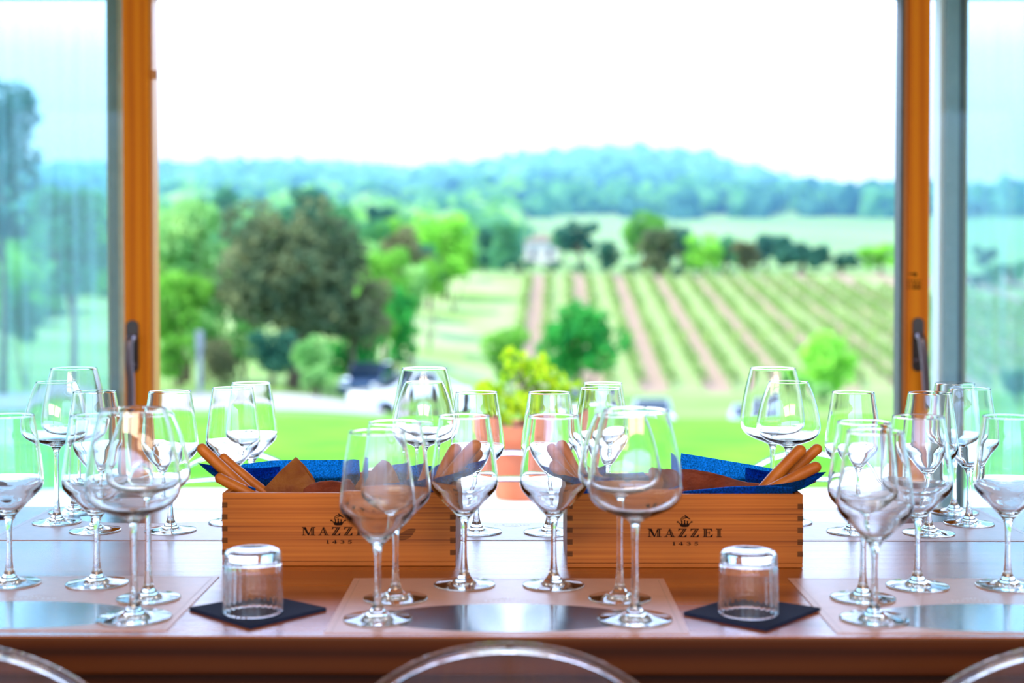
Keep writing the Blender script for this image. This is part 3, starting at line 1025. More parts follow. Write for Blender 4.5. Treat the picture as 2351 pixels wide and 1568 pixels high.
plate_and_lever(d1, 291, 318, 735, 856, [(307, 776, YL - 0.005), (305, 776, YL - 0.04), (297, 782, YL - 0.058), (296, 830, YL - 0.06), (300, 880, YL - 0.055), (300, 950, YL - 0.048)], (307, 838))
plate_and_lever(d2, 2094, 2120, 729, 852, [(2107, 771, YL - 0.005), (2109, 771, YL - 0.04), (2116, 778, YL - 0.058), (2122, 820, YL - 0.06), (2126, 870, YL - 0.055), (2128, 935, YL - 0.048)], (2107, 828))
# burnt stamp on the right stile
mb = MB()
def flat_rect(mb, px0, px1, py0, py1, Y):
    a = at(px0, py1, Y); c2 = at(px1, py0, Y)
    mb.box(a.x, c2.x, Y - 0.0006, Y, a.z, c2.z)
q = at(2101, 630, YL)
mb.prism([(q.x + 0.005 * math.cos(t * PI / 8), q.z + 0.005 * math.sin(t * PI / 8)) for t in range(16)], 'Y', YL - 0.0008, YL)
flat_rect(mb, 2086, 2098, 627, 630, YL - 0.0001)
for (yy, cells) in ((645, [(2084, 2086), (2089, 2091), (2095, 2098), (2101, 2104), (2107, 2109), (2112, 2114)]),
                    (653, [(2084, 2086), (2089, 2091), (2096, 2102), (2104, 2108), (2110, 2114)]),
                    (661, [(2084, 2086), (2089, 2091), (2095, 2114)])):
    for (a0, a1) in cells:
        flat_rect(mb, a0, a1, yy - 3, yy + 2, YL - 0.0001)
mb.build('stamp', M['brand'], d2)

# ------------------------------------------------------------------ the table
YAW = math.radians(-0.3)
ta = on_table(1175, 1463).y
tb2 = on_table(1175, 1163).y
TH = 0.045
tbl = empty('table', (0, (ta + tb2) / 2, 0), YAW); tag(tbl, 'long brown varnished wooden table laid for a wine tasting', 'table')
hw = (tb2 - ta) / 2
mb = MB()
mb.box(-2.3, 2.3, -hw, hw, TOP - TH, TOP, 0.004)
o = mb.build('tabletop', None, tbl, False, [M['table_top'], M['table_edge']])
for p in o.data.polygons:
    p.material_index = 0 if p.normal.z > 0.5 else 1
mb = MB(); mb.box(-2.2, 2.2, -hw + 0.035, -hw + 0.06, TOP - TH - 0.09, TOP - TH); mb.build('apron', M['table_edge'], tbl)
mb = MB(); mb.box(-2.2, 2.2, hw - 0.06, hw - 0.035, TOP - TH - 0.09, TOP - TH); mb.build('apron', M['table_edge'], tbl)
for sx in (-1, 1):
    for sy in (-1, 1):
        mb = MB(); mb.box(sx * 2.12 - 0.04, sx * 2.12 + 0.04, sy * (hw - 0.09) - 0.04, sy * (hw - 0.09) + 0.04, 0, TOP - TH, 0.004)
        mb.build('leg', M['table_edge'], tbl)

# ------------------------------------------------------------------ placemats
MATZ = 0.0008


def letters_poly(word, h):
    """Bold serif capitals / figures as convex strokes; returns polygons and the width."""
    S = 0.30   # stem
    T = 0.085  # thin
    G = {}
    def r(x0, x1, y0, y1): return [(x0, y0), (x1, y0), (x1, y1), (x0, y1)]
    def arc(cx, cy, rx, ry, a0, a1, t0, n=8):
        out = []
        for i in range(n):
            b0 = math.radians(a0 + (a1 - a0) * i / n); b1 = math.radians(a0 + (a1 - a0) * (i + 1) / n)
            out.append([(cx + rx * math.cos(b0), cy + ry * math.sin(b0)), (cx + rx * math.cos(b1), cy + ry * math.sin(b1)),
                        (cx + (rx - t0) * math.cos(b1), cy + (ry - T * 1.2) * math.sin(b1)), (cx + (rx - t0) * math.cos(b0), cy + (ry - T * 1.2) * math.sin(b0))])
        return out
    G['M'] = (1.61, [r(0, 0.42, 0, T), r(0.14, 0.23, 0, 1), r(0, 0.3, 1 - T, 1), [(0.12, 1), (0.46, 1), (0.86, 0.1), (0.72, 0.0)],
                     [(0.72, 0), (0.84, 0), (1.22, 1), (1.12, 1)], r(1.1, 1.24, 0, 1), r(1.29, 1.44, 0, 1), r(0.98, 1.61, 0, T), r(1.1, 1.61, 1 - T, 1)])
    G['A'] = (1.31, [r(0, 0.42, 0, T), r(0.70, 1.31, 0, T), [(0.15, 0.04), (0.25, 0.04), (0.70, 1), (0.60, 1)],
                     [(0.52, 0.98), (0.66, 1.0), (0.97, 0.04), (0.80, 0.04)], [(0.70, 1.0), (0.76, 0.97), (1.17, 0.04), (1.02, 0.04)], r(0.36, 0.86, 0.28, 0.28 + T)])
    G['Z'] = (1.05, [r(0.05, 1.03, 1 - T, 1), r(0, 1.0, 0, T), [(0.02, 0.03), (0.16, 0.03), (0.80, 0.97), (0.64, 0.97)],
                     [(0.22, 0.03), (0.40, 0.03), (1.03, 0.97), (0.87, 0.97)], [(0.05, 1), (0.14, 1), (0.30, 1 - T), (0.05, 0.70)], [(1.0, 0), (0.72, T), (1.0, 0.32), (1.04, 0.34)]])
    G['E'] = (1.18, [r(0, 1.1, 0, T), r(0, 1.08, 1 - T, 1), r(0.14, 0.28, 0, 1), r(0.33, 0.47, 0, 1), r(0.4, 0.8, 0.47, 0.47 + T), r(0.74, 0.82, 0.33, 0.7),
                     [(1.08, 1), (0.8, 1 - T), (1.08, 0.68), (1.12, 0.68)], [(1.1, 0), (0.82, T), (1.12, 0.34), (1.18, 0.34)]])
    G['I'] = (0.67, [r(0, 0.67, 0, T), r(0, 0.67, 1 - T, 1), r(0.15, 0.31, 0, 1), r(0.36, 0.52, 0, 1)])
    G['B'] = (1.0, [r(0, 0.6, 0, T), r(0, 0.6, 1 - T, 1), r(0.12, 0.4, 0, 1), r(0.4, 0.6, 0.5, 0.5 + T)] + arc(0.55, 0.76, 0.33, 0.24, -90, 90, 0.2) + arc(0.58, 0.27, 0.38, 0.27, -90, 90, 0.22))
    G['L'] = (0.95, [r(0, 0.9, 0, T), r(0, 0.52, 1 - T, 1), r(0.12, 0.4, 0, 1), [(0.9, 0), (0.62, T), (0.9, 0.34), (0.95, 0.34)]])
    G['G'] = (1.1, arc(0.55, 0.5, 0.55, 0.5, 40, 320, 0.28, 14) + [r(0.62, 1.1, 0.42, 0.42 + T), r(0.75, 1.0, 0.05, 0.45)])
    G['U'] = (1.1, [r(0, 0.5, 1 - T, 1), r(0.72, 1.1, 1 - T, 1), r(0.1, 0.38, 0.3, 1), r(0.86, 0.95, 0.3, 1)] + arc(0.525, 0.32, 0.425, 0.32, 180, 360, 0.2))
    G['R'] = (1.12, [r(0, 0.52, 0, T), r(0, 0.6, 1 - T, 1), r(0.12, 0.4, 0, 1), r(0.4, 0.6, 0.47, 0.47 + T), [(0.5, 0.5), (0.75, 0.5), (1.12, 0), (0.82, 0)]] + arc(0.56, 0.74, 0.36, 0.26, -90, 90, 0.22))
    G['D'] = (1.12, [r(0, 0.5, 0, T), r(0, 0.5, 1 - T, 1), r(0.12, 0.4, 0, 1)] + arc(0.48, 0.5, 0.62, 0.5, -90, 90, 0.28, 10))
    G['O'] = (1.1, arc(0.55, 0.5, 0.55, 0.5, 0, 360, 0.28, 18))
    G['1'] = (0.9, [r(0.12, 0.85, 0, 0.14), r(0.32, 0.66, 0, 1), [(0.05, 0.76), (0.4, 0.82), (0.5, 1), (0.34, 1)]])
    G['4'] = (1.25, [r(0, 1.25, 0.22, 0.38), r(0.66, 1.0, 0, 1), [(0, 0.36), (0.2, 0.36), (0.9, 1), (0.7, 1)], r(0.55, 1.15, 0, 0.1)])
    G['3'] = (1.15, arc(0.5, 0.70, 0.58, 0.30, -80, 165, 0.32, 10) + arc(0.5, 0.29, 0.62, 0.30, -165, 85, 0.34, 10) + [r(0.35, 0.62, 0.44, 0.58)])
    G['5'] = (1.15, [r(0.2, 1.1, 0.82, 1), [(0.16, 0.46), (0.3, 0.46), (0.38, 1), (0.2, 1)]] + arc(0.52, 0.32, 0.6, 0.33, -160, 130, 0.34, 12))
    out = []
    x = 0
    gaps = {'MAZZEI': [0.30, 0.28, 0.38, 0.42, 0.38, 0], '1435': [0.85, 0.95, 0.85, 0]}.get(word, [0.55] * len(word))
    for ch, gp in zip(word, gaps):
        w, polys = G[ch]
        for p in polys:
            out.append([((x + a) * h, b * h) for a, b in p])
        x += w + gp
    return out, (x - gaps[-1]) * h


def decal(mb, polys, fn, mi=0):
    """Thin print: each polygon mapped by fn(u, v, layer) to a point on its surface."""
    for i, p in enumerate(polys):
        vs = [fn(a, b, i) for a, b in p]
        mb.add(vs, [tuple(range(len(vs)))], mi)


def placemat(name, label, cx, cy, w, dpt, rz, group, flip=False):
    r = empty(name, (cx, cy, TOP + 0.0002), rz + (PI if flip else 0))
    tag(r, label, 'placemat', group)
    mb = MB()
    nx, ny = 24, 12
    vs, fs = [], []
    prng = random.Random(int(cx * 1000 + cy * 77))
    for j in range(ny + 1):
        for i in range(nx + 1):
            u, v = -w / 2 + w * i / nx, -dpt / 2 + dpt * j / ny
            vs.append((u, v, MATZ))
    for j in range(ny):
        for i in range(nx):
            a = j * (nx + 1) + i
            fs.append((a, a + 1, a + nx + 2, a + nx + 1))
    mb.add(vs, fs)
    mb.add([(-w / 2, -dpt / 2, 0), (w / 2, -dpt / 2, 0), (w / 2, dpt / 2, 0), (-w / 2, dpt / 2, 0),
            (-w / 2, -dpt / 2, MATZ), (w / 2, -dpt / 2, MATZ), (w / 2, dpt / 2, MATZ), (-w / 2, dpt / 2, MATZ)],
           [(3, 2, 1, 0), (0, 1, 5, 4), (1, 2, 6, 5), (2, 3, 7, 6), (3, 0, 4, 7)])
    o = mb.build('sheet', M['mat_paper'], r)
    # oval photograph near the diner's edge, thin frame line, small light lettering and emblem
    mb = MB()
    ry, rx, cyo = 0.072, 0.158, -dpt / 2 + 0.078
    el = [(rx * math.cos(2 * PI * i / 48), cyo + ry * math.sin(2 * PI * i / 48), MATZ + 0.0001) for i in range(48)]
    mb.add(el, [tuple(range(48))])
    mb.build('printed_photograph', M['mat_print'], r)
    mb = MB(); z = MATZ + 0.0001; q = 0.008
    for (x0, x1, y0, y1) in ((-w / 2 + q, w / 2 - q, dpt / 2 - q, dpt / 2 - q + 0.0006), (-w / 2 + q, -w / 2 + q + 0.0006, -dpt / 2, dpt / 2 - q), (w / 2 - q - 0.0006, w / 2 - q, -dpt / 2, dpt / 2 - q), (-w / 2, w / 2, -dpt / 2 + 0.007, -dpt / 2 + 0.0076)):
        mb.add([(x0, y0, z), (x1, y0, z), (x1, y1, z), (x0, y1, z)], [(0, 1, 2, 3)])
    mb.build('frame_line', M['mat_line'], r)
    mb = MB()
    polys, wd = letters_poly('BELGUARDO', 0.0042)
    decal(mb, polys, lambda a, b2, i: (a - wd / 2, b2 + cyo + ry + 0.014, MATZ + 0.0001 + i * 1e-7))
    for t in range(-3, 4):
        a = t * 0.42
        mb.add([(0.001 * t, cyo + ry + 0.024, z), (0.016 * math.sin(a) * 0.9 - 0.0012, cyo + ry + 0.024 + 0.008 * math.cos(a), z), (0.016 * math.sin(a) * 0.9 + 0.0012, cyo + ry + 0.0245 + 0.008 * math.cos(a), z)], [(0, 1, 2)])
    mb.build('lettering', M['mat_white'], r)
    return r


nl, nr = on_table(740, 1455), on_table(1578, 1455)
fl, fr_ = on_table(815, 1327), on_table(1530, 1330)
nearY = (nl.y + fr_.y) / 2
MW, MD = 0.425, (fl.y + fr_.y - nl.y - nr.y) / 2
GRP = 'placemats on the tasting table'
placemat('placemat', 'mauve-brown placemat in the middle of the near side, before the two wooden boxes', (nl.x + nr.x + fl.x + fr_.x) / 4, nearY, MW, MD, YAW, GRP)
q = on_table(505, 1320); q2 = on_table(380, 1455)
placemat('placemat', 'placemat on the near side at the left, left of the left tumbler', (q.x + q2.x) / 2 - MW / 2, (q.y + q2.y) / 2, MW, MD, YAW + math.atan2(q2.x - q.x, q.y - q2.y) * 0.5, GRP)
q = on_table(1815, 1328); q2 = on_table(1915, 1458)
placemat('placemat', 'placemat on the near side at the right, right of the right tumbler', (q.x + q2.x) / 2 + MW / 2, (q.y + q2.y) / 2, MW, MD, YAW, GRP)
fy = on_table(1175, 1241.5).y
placemat('placemat', 'placemat on the far side at the left, partly behind the left wooden box', -0.826 + MW / 2, fy + MD / 2, MW, MD, YAW, GRP, True)
placemat('placemat', 'placemat on the far side seen in the gap between the two wooden boxes', 0.0, fy + MD / 2, MW, MD, YAW, GRP, True)
placemat('placemat', 'placemat on the far side at the right, partly behind the right wooden box', 0.832 - MW / 2, fy + MD / 2 - 0.004, MW, MD, YAW, GRP, True)
MT = TOP + 0.0002 + MATZ + 0.0003   # a foot rests here


# ------------------------------------------------------------------ wine glasses
def glass_profile(foot_r, stem, bowl_out, bowl_in, rim):
    """foot + stem lists and bowl curves -> three open strips that together close one glass."""
    foot = [(0, 0.0006), (foot_r * 0.55, 0.0004), (foot_r * 0.93, 0.0), (foot_r * 0.985, 0.0004), (foot_r, 0.0011), (foot_r * 0.992, 0.0018)]
    foot += [tuple(p) for p in spline([(foot_r * 0.985, 0.0020), (foot_r * 0.72, 0.0034), (foot_r * 0.46, 0.0056), (foot_r * 0.28, 0.0090), (foot_r * 0.19, 0.0135)], 4)]
    st = [foot[-1]] + [tuple(p) for p in spline([(foot_r * 0.155, 0.0175)] + stem, 4)]
    bo = [tuple(p) for p in spline(bowl_out, 5)]
    bi = [tuple(p) for p in spline(bowl_in, 5)]
    r0, z0 = bo[-1]; r1, z1 = bi[0]
    rr = (r0 - r1) / 2
    arcp = [((r0 + r1) / 2 + rr * math.cos(a), z0 + rr * math.sin(a)) for a in (PI * 0.2, PI * 0.4, PI * 0.6, PI * 0.8)]
    bowl = [st[-1]] + bo + arcp + bi
    return foot, st, bowl


A_STEM = [(0.0050, 0.024), (0.0040, 0.036), (0.0036, 0.052), (0.0037, 0.068), (0.0043, 0.080)]
A_OUT = [(0.0056, 0.0862), (0.0078, 0.0908), (0.0122, 0.0956), (0.0217, 0.1056), (0.0300, 0.1142), (0.0372, 0.1216), (0.0425, 0.1282), (0.0449, 0.1340), (0.0454, 0.1405), (0.0446, 0.1525), (0.0422, 0.1710), (0.0393, 0.1920), (0.0362, 0.2110), (0.0337, 0.2275)]
A_IN = [(0.0329, 0.2275), (0.0353, 0.2110), (0.0384, 0.1920), (0.0411, 0.1710), (0.0433, 0.1530), (0.0440, 0.1412), (0.0432, 0.1354), (0.0406, 0.1302), (0.0350, 0.1240), (0.0278, 0.1170), (0.0192, 0.1085), (0.0108, 0.1012), (0.0056, 0.0988), (0.0, 0.0982)]
B2_STEM = [(0.0052, 0.024), (0.0042, 0.040), (0.0038, 0.065), (0.0038, 0.092), (0.0042, 0.112), (0.0050, 0.120)]
B2_OUT = [(0.0066, 0.1250), (0.0105, 0.1290), (0.0190, 0.1325), (0.0310, 0.1366), (0.0430, 0.1428), (0.0505, 0.1505), (0.0535, 0.1590), (0.0533, 0.1680), (0.0508, 0.1830), (0.0462, 0.2020), (0.0397, 0.2215), (0.0325, 0.2375)]
B2_IN = [(0.0317, 0.2375), (0.0388, 0.2215), (0.0452, 0.2020), (0.0497, 0.1830), (0.0522, 0.1682), (0.0523, 0.1594), (0.0494, 0.1514), (0.0420, 0.1444), (0.0300, 0.1389), (0.0180, 0.1359), (0.0080, 0.1345), (0.0, 0.1342)]
B1_STEM = [(0.0054, 0.024), (0.0044, 0.040), (0.0039, 0.062), (0.0039, 0.088), (0.0044, 0.106), (0.0054, 0.113)]
B1_OUT = [(0.0070, 0.1175), (0.0110, 0.1210), (0.0190, 0.1246), (0.0320, 0.1296), (0.0455, 0.1370), (0.0535, 0.1460), (0.0564, 0.1555), (0.0566, 0.1650), (0.0548, 0.1820), (0.0510, 0.2050), (0.0460, 0.2280), (0.0393, 0.2535)]
B1_IN = [(0.0385, 0.2535), (0.0451, 0.2280), (0.0500, 0.2050), (0.0537, 0.1820), (0.0555, 0.1652), (0.0552, 0.1560), (0.0524, 0.1471), (0.0446, 0.1386), (0.0313, 0.1319), (0.0184, 0.1274), (0.0080, 0.1256), (0.0, 0.1252)]


def make_glass(kind):
    fr2, st, bo, bi = {'A': (0.0415, A_STEM, A_OUT, A_IN), 'B2': (0.0405, B2_STEM, B2_OUT, B2_IN), 'B1': (0.0450, B1_STEM, B1_OUT, B1_IN)}[kind]
    foot, stem, bowl = glass_profile(fr2, st, bo, bi, None)
    r = empty('wine_glass')
    for nm, pr in (('foot', foot), ('stem', stem), ('bowl', bowl)):
        vs, fs = lathe(pr, 72)
        mesh_obj(nm, vs, fs, M['crystal'], r, True)
    return r


PROTO = {}
def glass(kind, px, py, label, group):
    if kind not in PROTO:
        PROTO[kind] = g = make_glass(kind)
    else:
        g = copy_tree(PROTO[kind])
    p = on_table(px, py)
    g.location = (p.x, p.y, MT)
    g.rotation_euler = (0, 0, random.random() * 6)
    tag(g, label, 'wine glass', group)
    return g


GN, GF = 'wine glasses on the near side', 'wine glasses on the far side'
# near side, middle setting
glass('A', 867, 1424, 'angular wine glass at the front left of the middle placemat, foot by the oval picture', GN)
glass('A', 908, 1377, 'angular wine glass just behind the front left one on the middle placemat', GN)
glass('A', 1066, 1345, 'angular wine glass before the right end of the left box, sticks seen through it', GN)
glass('A', 1271, 1346, 'angular wine glass before the left end of the right box, sticks seen through it', GN)
glass('B2', 1423, 1377, 'round-bowled wine glass behind the biggest one, in front of the right box', GN)
glass('B1', 1458, 1424, 'biggest round-bowled wine glass at the front right of the middle placemat', GN)
# near side, left setting
glass('A', 22, 1342, 'angular wine glass on the near left placemat, cut by the left edge of the photo', GN)
glass('A', 223, 1342, 'angular wine glass on the near left placemat, left of the round-bowled pair', GN)
glass('B2', 341, 1376, 'smaller round-bowled wine glass behind the front one on the near left placemat', GN)
glass('B1', 308, 1421, 'large round-bowled wine glass at the front of the near left placemat', GN)
# near side, right setting
glass('A', 2007, 1424, 'angular wine glass at the very front of the near right placemat', GN)
glass('A', 1981, 1376, 'angular wine glass just behind the front one on the near right placemat', GN)
glass('A', 2106, 1348, 'angular wine glass on the near right placemat in front of the orange window post', GN)
glass('A', 2313, 1348, 'angular wine glass on the near right placemat, cut by the right edge of the photo', GN)
# far side, left setting
glass('B1', 172, 1176, 'tall round-bowled wine glass at the back of the far left placemat', GF)
glass('B2', 131, 1201, 'round-bowled wine glass on the far left placemat, just before the tall one', GF)
glass('A', 219, 1220, 'angular wine glass on the far left placemat, left of the orange window post', GF)
glass('A', 392, 1220, 'angular wine glass on the far left placemat, right of the orange window post', GF)
glass('A', 536, 1201, 'angular wine glass behind the left end of the left box, nearer of the two', GF)
glass('A', 578, 1176, 'angular wine glass behind the left end of the left box, farther of the two', GF)
# far side, middle setting
glass('B1', 975, 1176, 'tall round-bowled wine glass behind the left box, beside the white car', GF)
glass('B2', 974, 1201, 'smaller round-bowled wine glass nested before the tall one behind the left box', GF)
glass('A', 1094, 1223, 'angular far side wine glass left of the terracotta pot', GF)
glass('A', 1261, 1224, 'angular far side wine glass right of the terracotta pot', GF)
glass('A', 1378, 1203, 'angular wine glass behind the left end of the right box, nearer of the two', GF)
glass('A', 1384, 1177, 'angular wine glass behind the left end of the right box, farther of the two', GF)
# far side, right setting
glass('B1', 1773, 1176, 'tall round-bowled wine glass behind the right box, left one of the pair', GF)
glass('B2', 1809, 1201, 'round-bowled wine glass behind the right box, right and shorter one of the pair', GF)
glass('A', 1957, 1223, 'angular wine glass on the far right placemat, just right of the right box', GF)
glass('A', 2132, 1226, 'angular wine glass on the far right placemat before the orange post with the handle', GF)
glass('A', 2224, 1204, 'angular wine glass on the far right placemat before the grey aluminium post', GF)
glass('A', 2190, 1178, 'angular wine glass at the back of the far right placemat, behind the others', GF)


# ------------------------------------------------------------------ napkins and tumblers
def folded_napkin(label, corners):
    P = [on_table(*c) for c in corners]
    c0 = sum(P, Vector()) / 4
    r = empty('napkin', (c0.x, c0.y, TOP)); tag(r, label, 'napkin', 'navy napkins under the tumblers')
    mb = MB()
    for k in range(4):
        z0, z1 = 0.0003 + k * 0.0011, 0.0003 + k * 0.0011 + 0.0009
        a = math.radians((0.8, -0.6, 0.5, 0)[k])
        sc = (1.0, 0.995, 1.0, 0.993)[k]
        Q = []
        for p in P:
            d = (p - c0) * sc
            Q.append((d.x * math.cos(a) - d.y * math.sin(a), d.x * math.sin(a) + d.y * math.cos(a)))
        mb.prism(Q, 'Z', z0, z1)
    o = mb.build('folded_sheets', M['navy'], r)
    return c0


cA = folded_napkin('navy paper napkin under the left upturned tumbler', [(434, 1402), (572, 1446), (750, 1403), (608, 1372)])
cB = folded_napkin('navy paper napkin under the right upturned tumbler', [(1569, 1413), (1758, 1451), (1884, 1403), (1692, 1376)])
P = [Vector((-1.02, 2.43)), ]
o = MB(); o.prism([(-0.06, 0), (0, -0.06), (0.06, 0), (0, 0.06)], 'Z', 0.0003, 0.004)
o = o.build('napkin', M['navy']); q = on_table(-45, 1187); o.location = (q.x, q.y, TOP)
tag(o, 'navy napkin corner at the left edge on the far side of the table', 'napkin')

NAPZ = TOP + 0.0003 + 3 * 0.0011 + 0.0009 + 0.0002


def tumbler(label, px, py):
    p = on_z(px, py, NAPZ)
    r = empty('tumbler', (p.x, p.y, NAPZ)); tag(r, label, 'tumbler', 'upturned tumblers')
    H, R0, R1 = 0.0775, 0.0366, 0.0344
    fl = lambda a, z: 1.0
    def flute(a, z):
        return 1 + 0.007 * math.cos(28 * a) * max(0.0, min(1, (0.062 - z) / 0.01))
    seg = 160
    inner = [(0, H - 0.0135), (0.022, H - 0.0133), (0.0290, H - 0.0145), (0.0308, H - 0.0180), (0.0316, 0.05), (0.0327, 0.025), (0.0338, 0.004)]
    rimp = [(0.0341, 0.0012), (0.0347, 0.0002), (0.0355, 0.0), (0.0363, 0.0005), (R0, 0.0016)]
    outer = [(R0, 0.004), (0.0360, 0.025), (0.0352, 0.050), (R1, H - 0.012), (R1 - 0.0001, H - 0.0065)]
    basep = [(R1 - 0.0001, H - 0.0065), (R1 - 0.0008, H - 0.0035), (R1 - 0.0030, H - 0.0010), (R1 - 0.0055, H), (R1 - 0.0085, H - 0.0004), (0.018, H - 0.0022), (0.0, H - 0.0026)]
    # wall : inner surface, rim, outer surface ; faces must look out of the glass
    vs1, fs1 = lathe(inner[1:] + rimp + outer, seg, lambda a, z: 1.0)
    # flute only the inner side
    k = 0
    vs1 = list(vs1)
    for i in range(len(inner) - 1):
        for j in range(seg):
            x0, y0, z0 = vs1[i * seg + j]
            a = 2 * PI * j / seg
            f = flute(a, z0)
            vs1[i * seg + j] = (x0 * f, y0 * f, z0)
    mesh_obj('wall', vs1, fs1, M['tumbler_glass'], r, True)
    vs2, fs2 = lathe(basep, seg)
    vi, fi = lathe(inner[:2], seg)
    b0 = len(vs2)
    vs2 = list(vs2) + list(vi)
    fs2 = list(fs2) + [tuple(i + b0 for i in f) for f in fi]
    mesh_obj('base', vs2, fs2, M['tumbler_glass'], r, True)
    return r


tumbler('upturned water tumbler before the left box, on the navy napkin', 581, 1405)
tumbler('upturned water tumbler before the right box, on the navy napkin', 1718, 1408)

# ------------------------------------------------------------------ wine boxes
BOXG = 'wooden wine boxes used as bread baskets'


def wine_box(label, pxl, pxr, pyb, pyt, rz):
    a, b2 = on_table(pxl, pyb), on_table(pxr, pyb)
    W = b2.x - a.x
    Hh = at((pxl + pxr) / 2, pyt, a.y).z - TOP
    D = 0.185
    r = empty('wine_box', ((a.x + b2.x) / 2, a.y, TOP), rz); tag(r, label, 'wooden box', BOXG)
    t = 0.0085
    z0 = 0.0065
    w = W / 2
    mb = MB(); mb.box(-w, w, 0, D, 0.0005, z0 - 0.0004, 0.0006); mb.build('bottom_panel', M['pine'], r)
    fr3 = MB(); fr3.box(-w, w, 0.0, t, z0, Hh, 0.0007); fp = fr3.build('front_panel', M['pine'], r)
    bk = MB(); bk.box(-w, w, D - t, D, z0, Hh, 0.0007); bk.build('back_panel', M['pine'], r)
    for s in (-1, 1):
        mb = MB()
        mb.box(min(s * w, s * (w - t)), max(s * w, s * (w - t)), t + 0.0001, D - t - 0.0001, z0, Hh, 0.0007, 0)
        for k in range(5):
            zc = z0 + 0.0135 + k * 0.0170
            if zc + 0.004 > Hh: continue
            xa, xb = sorted((s * (w + 0.0002), s * (w - t + 0.0006)))
            mb.box(xa, xb, -0.0002, t + 0.0005, zc - 0.0038, zc + 0.0038, 0, 1)
        mb.build('side_panel', None, r, False, [M['pine'], M['end_grain']])
    # burnt crown and words
    sc = W / 541.0          # metres per photo pixel on this face
    mb = MB()
    polys, wd = letters_poly('MAZZEI', 19.6 * sc)
    cx0 = -w + 185 * sc
    fw = 170 * sc / wd
    zb = Hh - 98.5 * sc
    decal(mb, polys, lambda u, v, i: (cx0 + u * fw, -0.0003 - i * 2e-6, zb + v))
    p2, w2_ = letters_poly('1435', 8.2 * sc)
    f2 = 60 * sc / w2_
    decal(mb, p2, lambda u, v, i: (cx0 + 56 * sc + u * f2, -0.0003 - i * 2e-6, zb - 19 * sc + v))
    mb.build('lettering', M['brand'], fp)
    mb = MB()
    ccx, ccz = cx0 + 84.5 * sc, zb + 24 * sc
    def disc(cx, cz, rx, rz2, n=14): return [(cx + rx * math.cos(2 * PI * i / n), cz + rz2 * math.sin(2 * PI * i / n)) for i in range(n)]
    def stroke(pts, wd0):
        out = []
        for (p, q) in zip(pts, pts[1:]):
            d = Vector((q[0] - p[0], q[1] - p[1])); nrm = Vector((-d.y, d.x)).normalized() * wd0
            out.append([(p[0] - nrm.x, p[1] - nrm.y), (q[0] - nrm.x, q[1] - nrm.y), (q[0] + nrm.x, q[1] + nrm.y), (p[0] + nrm.x, p[1] + nrm.y)])
        return out
    cr = [[(-10, 1.5), (-7, 0), (7, 0), (10, 1.5), (10.5, 4), (-10.5, 4)]]
    cr += [disc(0, 1.2, 9.5, 2.0)]
    cr += [[(-10.5, 3.8), (-6.5, 3.8), (-12, 9.5), (-15, 10.5)], [(10.5, 3.8), (6.5, 3.8), (12, 9.5), (15, 10.5)]]
    cr += [disc(-16, 11, 2.6, 2.0), disc(16, 11, 2.6, 2.0)]
    for xx, zz in ((-6.5, 11), (0, 12.5), (6.5, 11)):
        cr += [[(xx - 3.2, 4), (xx + 3.2, 4), (xx + 0.8, zz), (xx - 0.8, zz)], disc(xx, zz + 0.8, 2.0, 1.9)]
    cr += [[(-9, 4), (9, 4), (8, 6), (-8, 6)]]
    cr += stroke([(-6.5, 11), (-8.5, 16), (-7.5, 20), (-4, 22.5), (1, 22), (4, 20.5)], 0.85)
    cr += stroke([(-6.5, 17), (-2, 18.5), (3, 20)], 0.7)
    cr += [[(-1, 26), (1, 27.5), (7, 23), (13.5, 17.5), (11, 17), (4, 20.5)]]
    decal(mb, [[(x0 * sc, z1 * sc) for (x0, z1) in p] for p in cr], lambda u, v, i: (ccx + u, -0.0003 - i * 2e-6, ccz + v))
    mb.build('crown_emblem', M['brand'], fp)
    return r, W, Hh, D, t


bxL, WL, HL, DL, tL = wine_box('pine wine box with bread, left one, its lettering partly behind a glass', 510, 1046, 1300, 1132, YAW)
kx, kz, uu = -WL / 2 + 428 * WL / 541, HL - 96 * WL / 541, WL / 541
mb = MB()
mb.add([(kx + uu * (20 * math.cos(a) * (1 + 0.12 * math.sin(3 * a))), -0.00025, kz + uu * (11 * math.sin(a) + 9 * math.cos(a))) for a in [t * PI / 14 for t in range(28)]], [tuple(range(28))])
knot = mb.build('knot', M['knot'], [c for c in bxL.children if c.name.startswith('front_panel')][0])
knot['label'] = 'dark knot in the pine'
bxR, WR, HR, DR, tR = wine_box('pine wine box with bread, right one, its whole lettering in view', 1302, 1843, 1304, 1135, YAW)


# ------------------------------------------------------------------ lining paper in the boxes
def polyline(pts, n=8):
    out = []
    for a, b in zip(pts, pts[1:]):
        a, b = Vector(a), Vector(b)
        out += [a.lerp(b, k / n) for k in range(n)]
    out.append(Vector(pts[-1]))
    return out


def sheet(mb, quads):
    """quads : list of rows of points -> a strip of faces with some thickness."""
    rows = quads
    n = len(rows[0])
    k = len(mb.v)
    vs = [p for r in rows for p in r]
    fs = []
    for i in range(len(rows) - 1):
        for j in range(n - 1):
            a = i * n + j
            fs.append((a, a + 1, a + n + 1, a + n))
    mb.add(vs, fs)


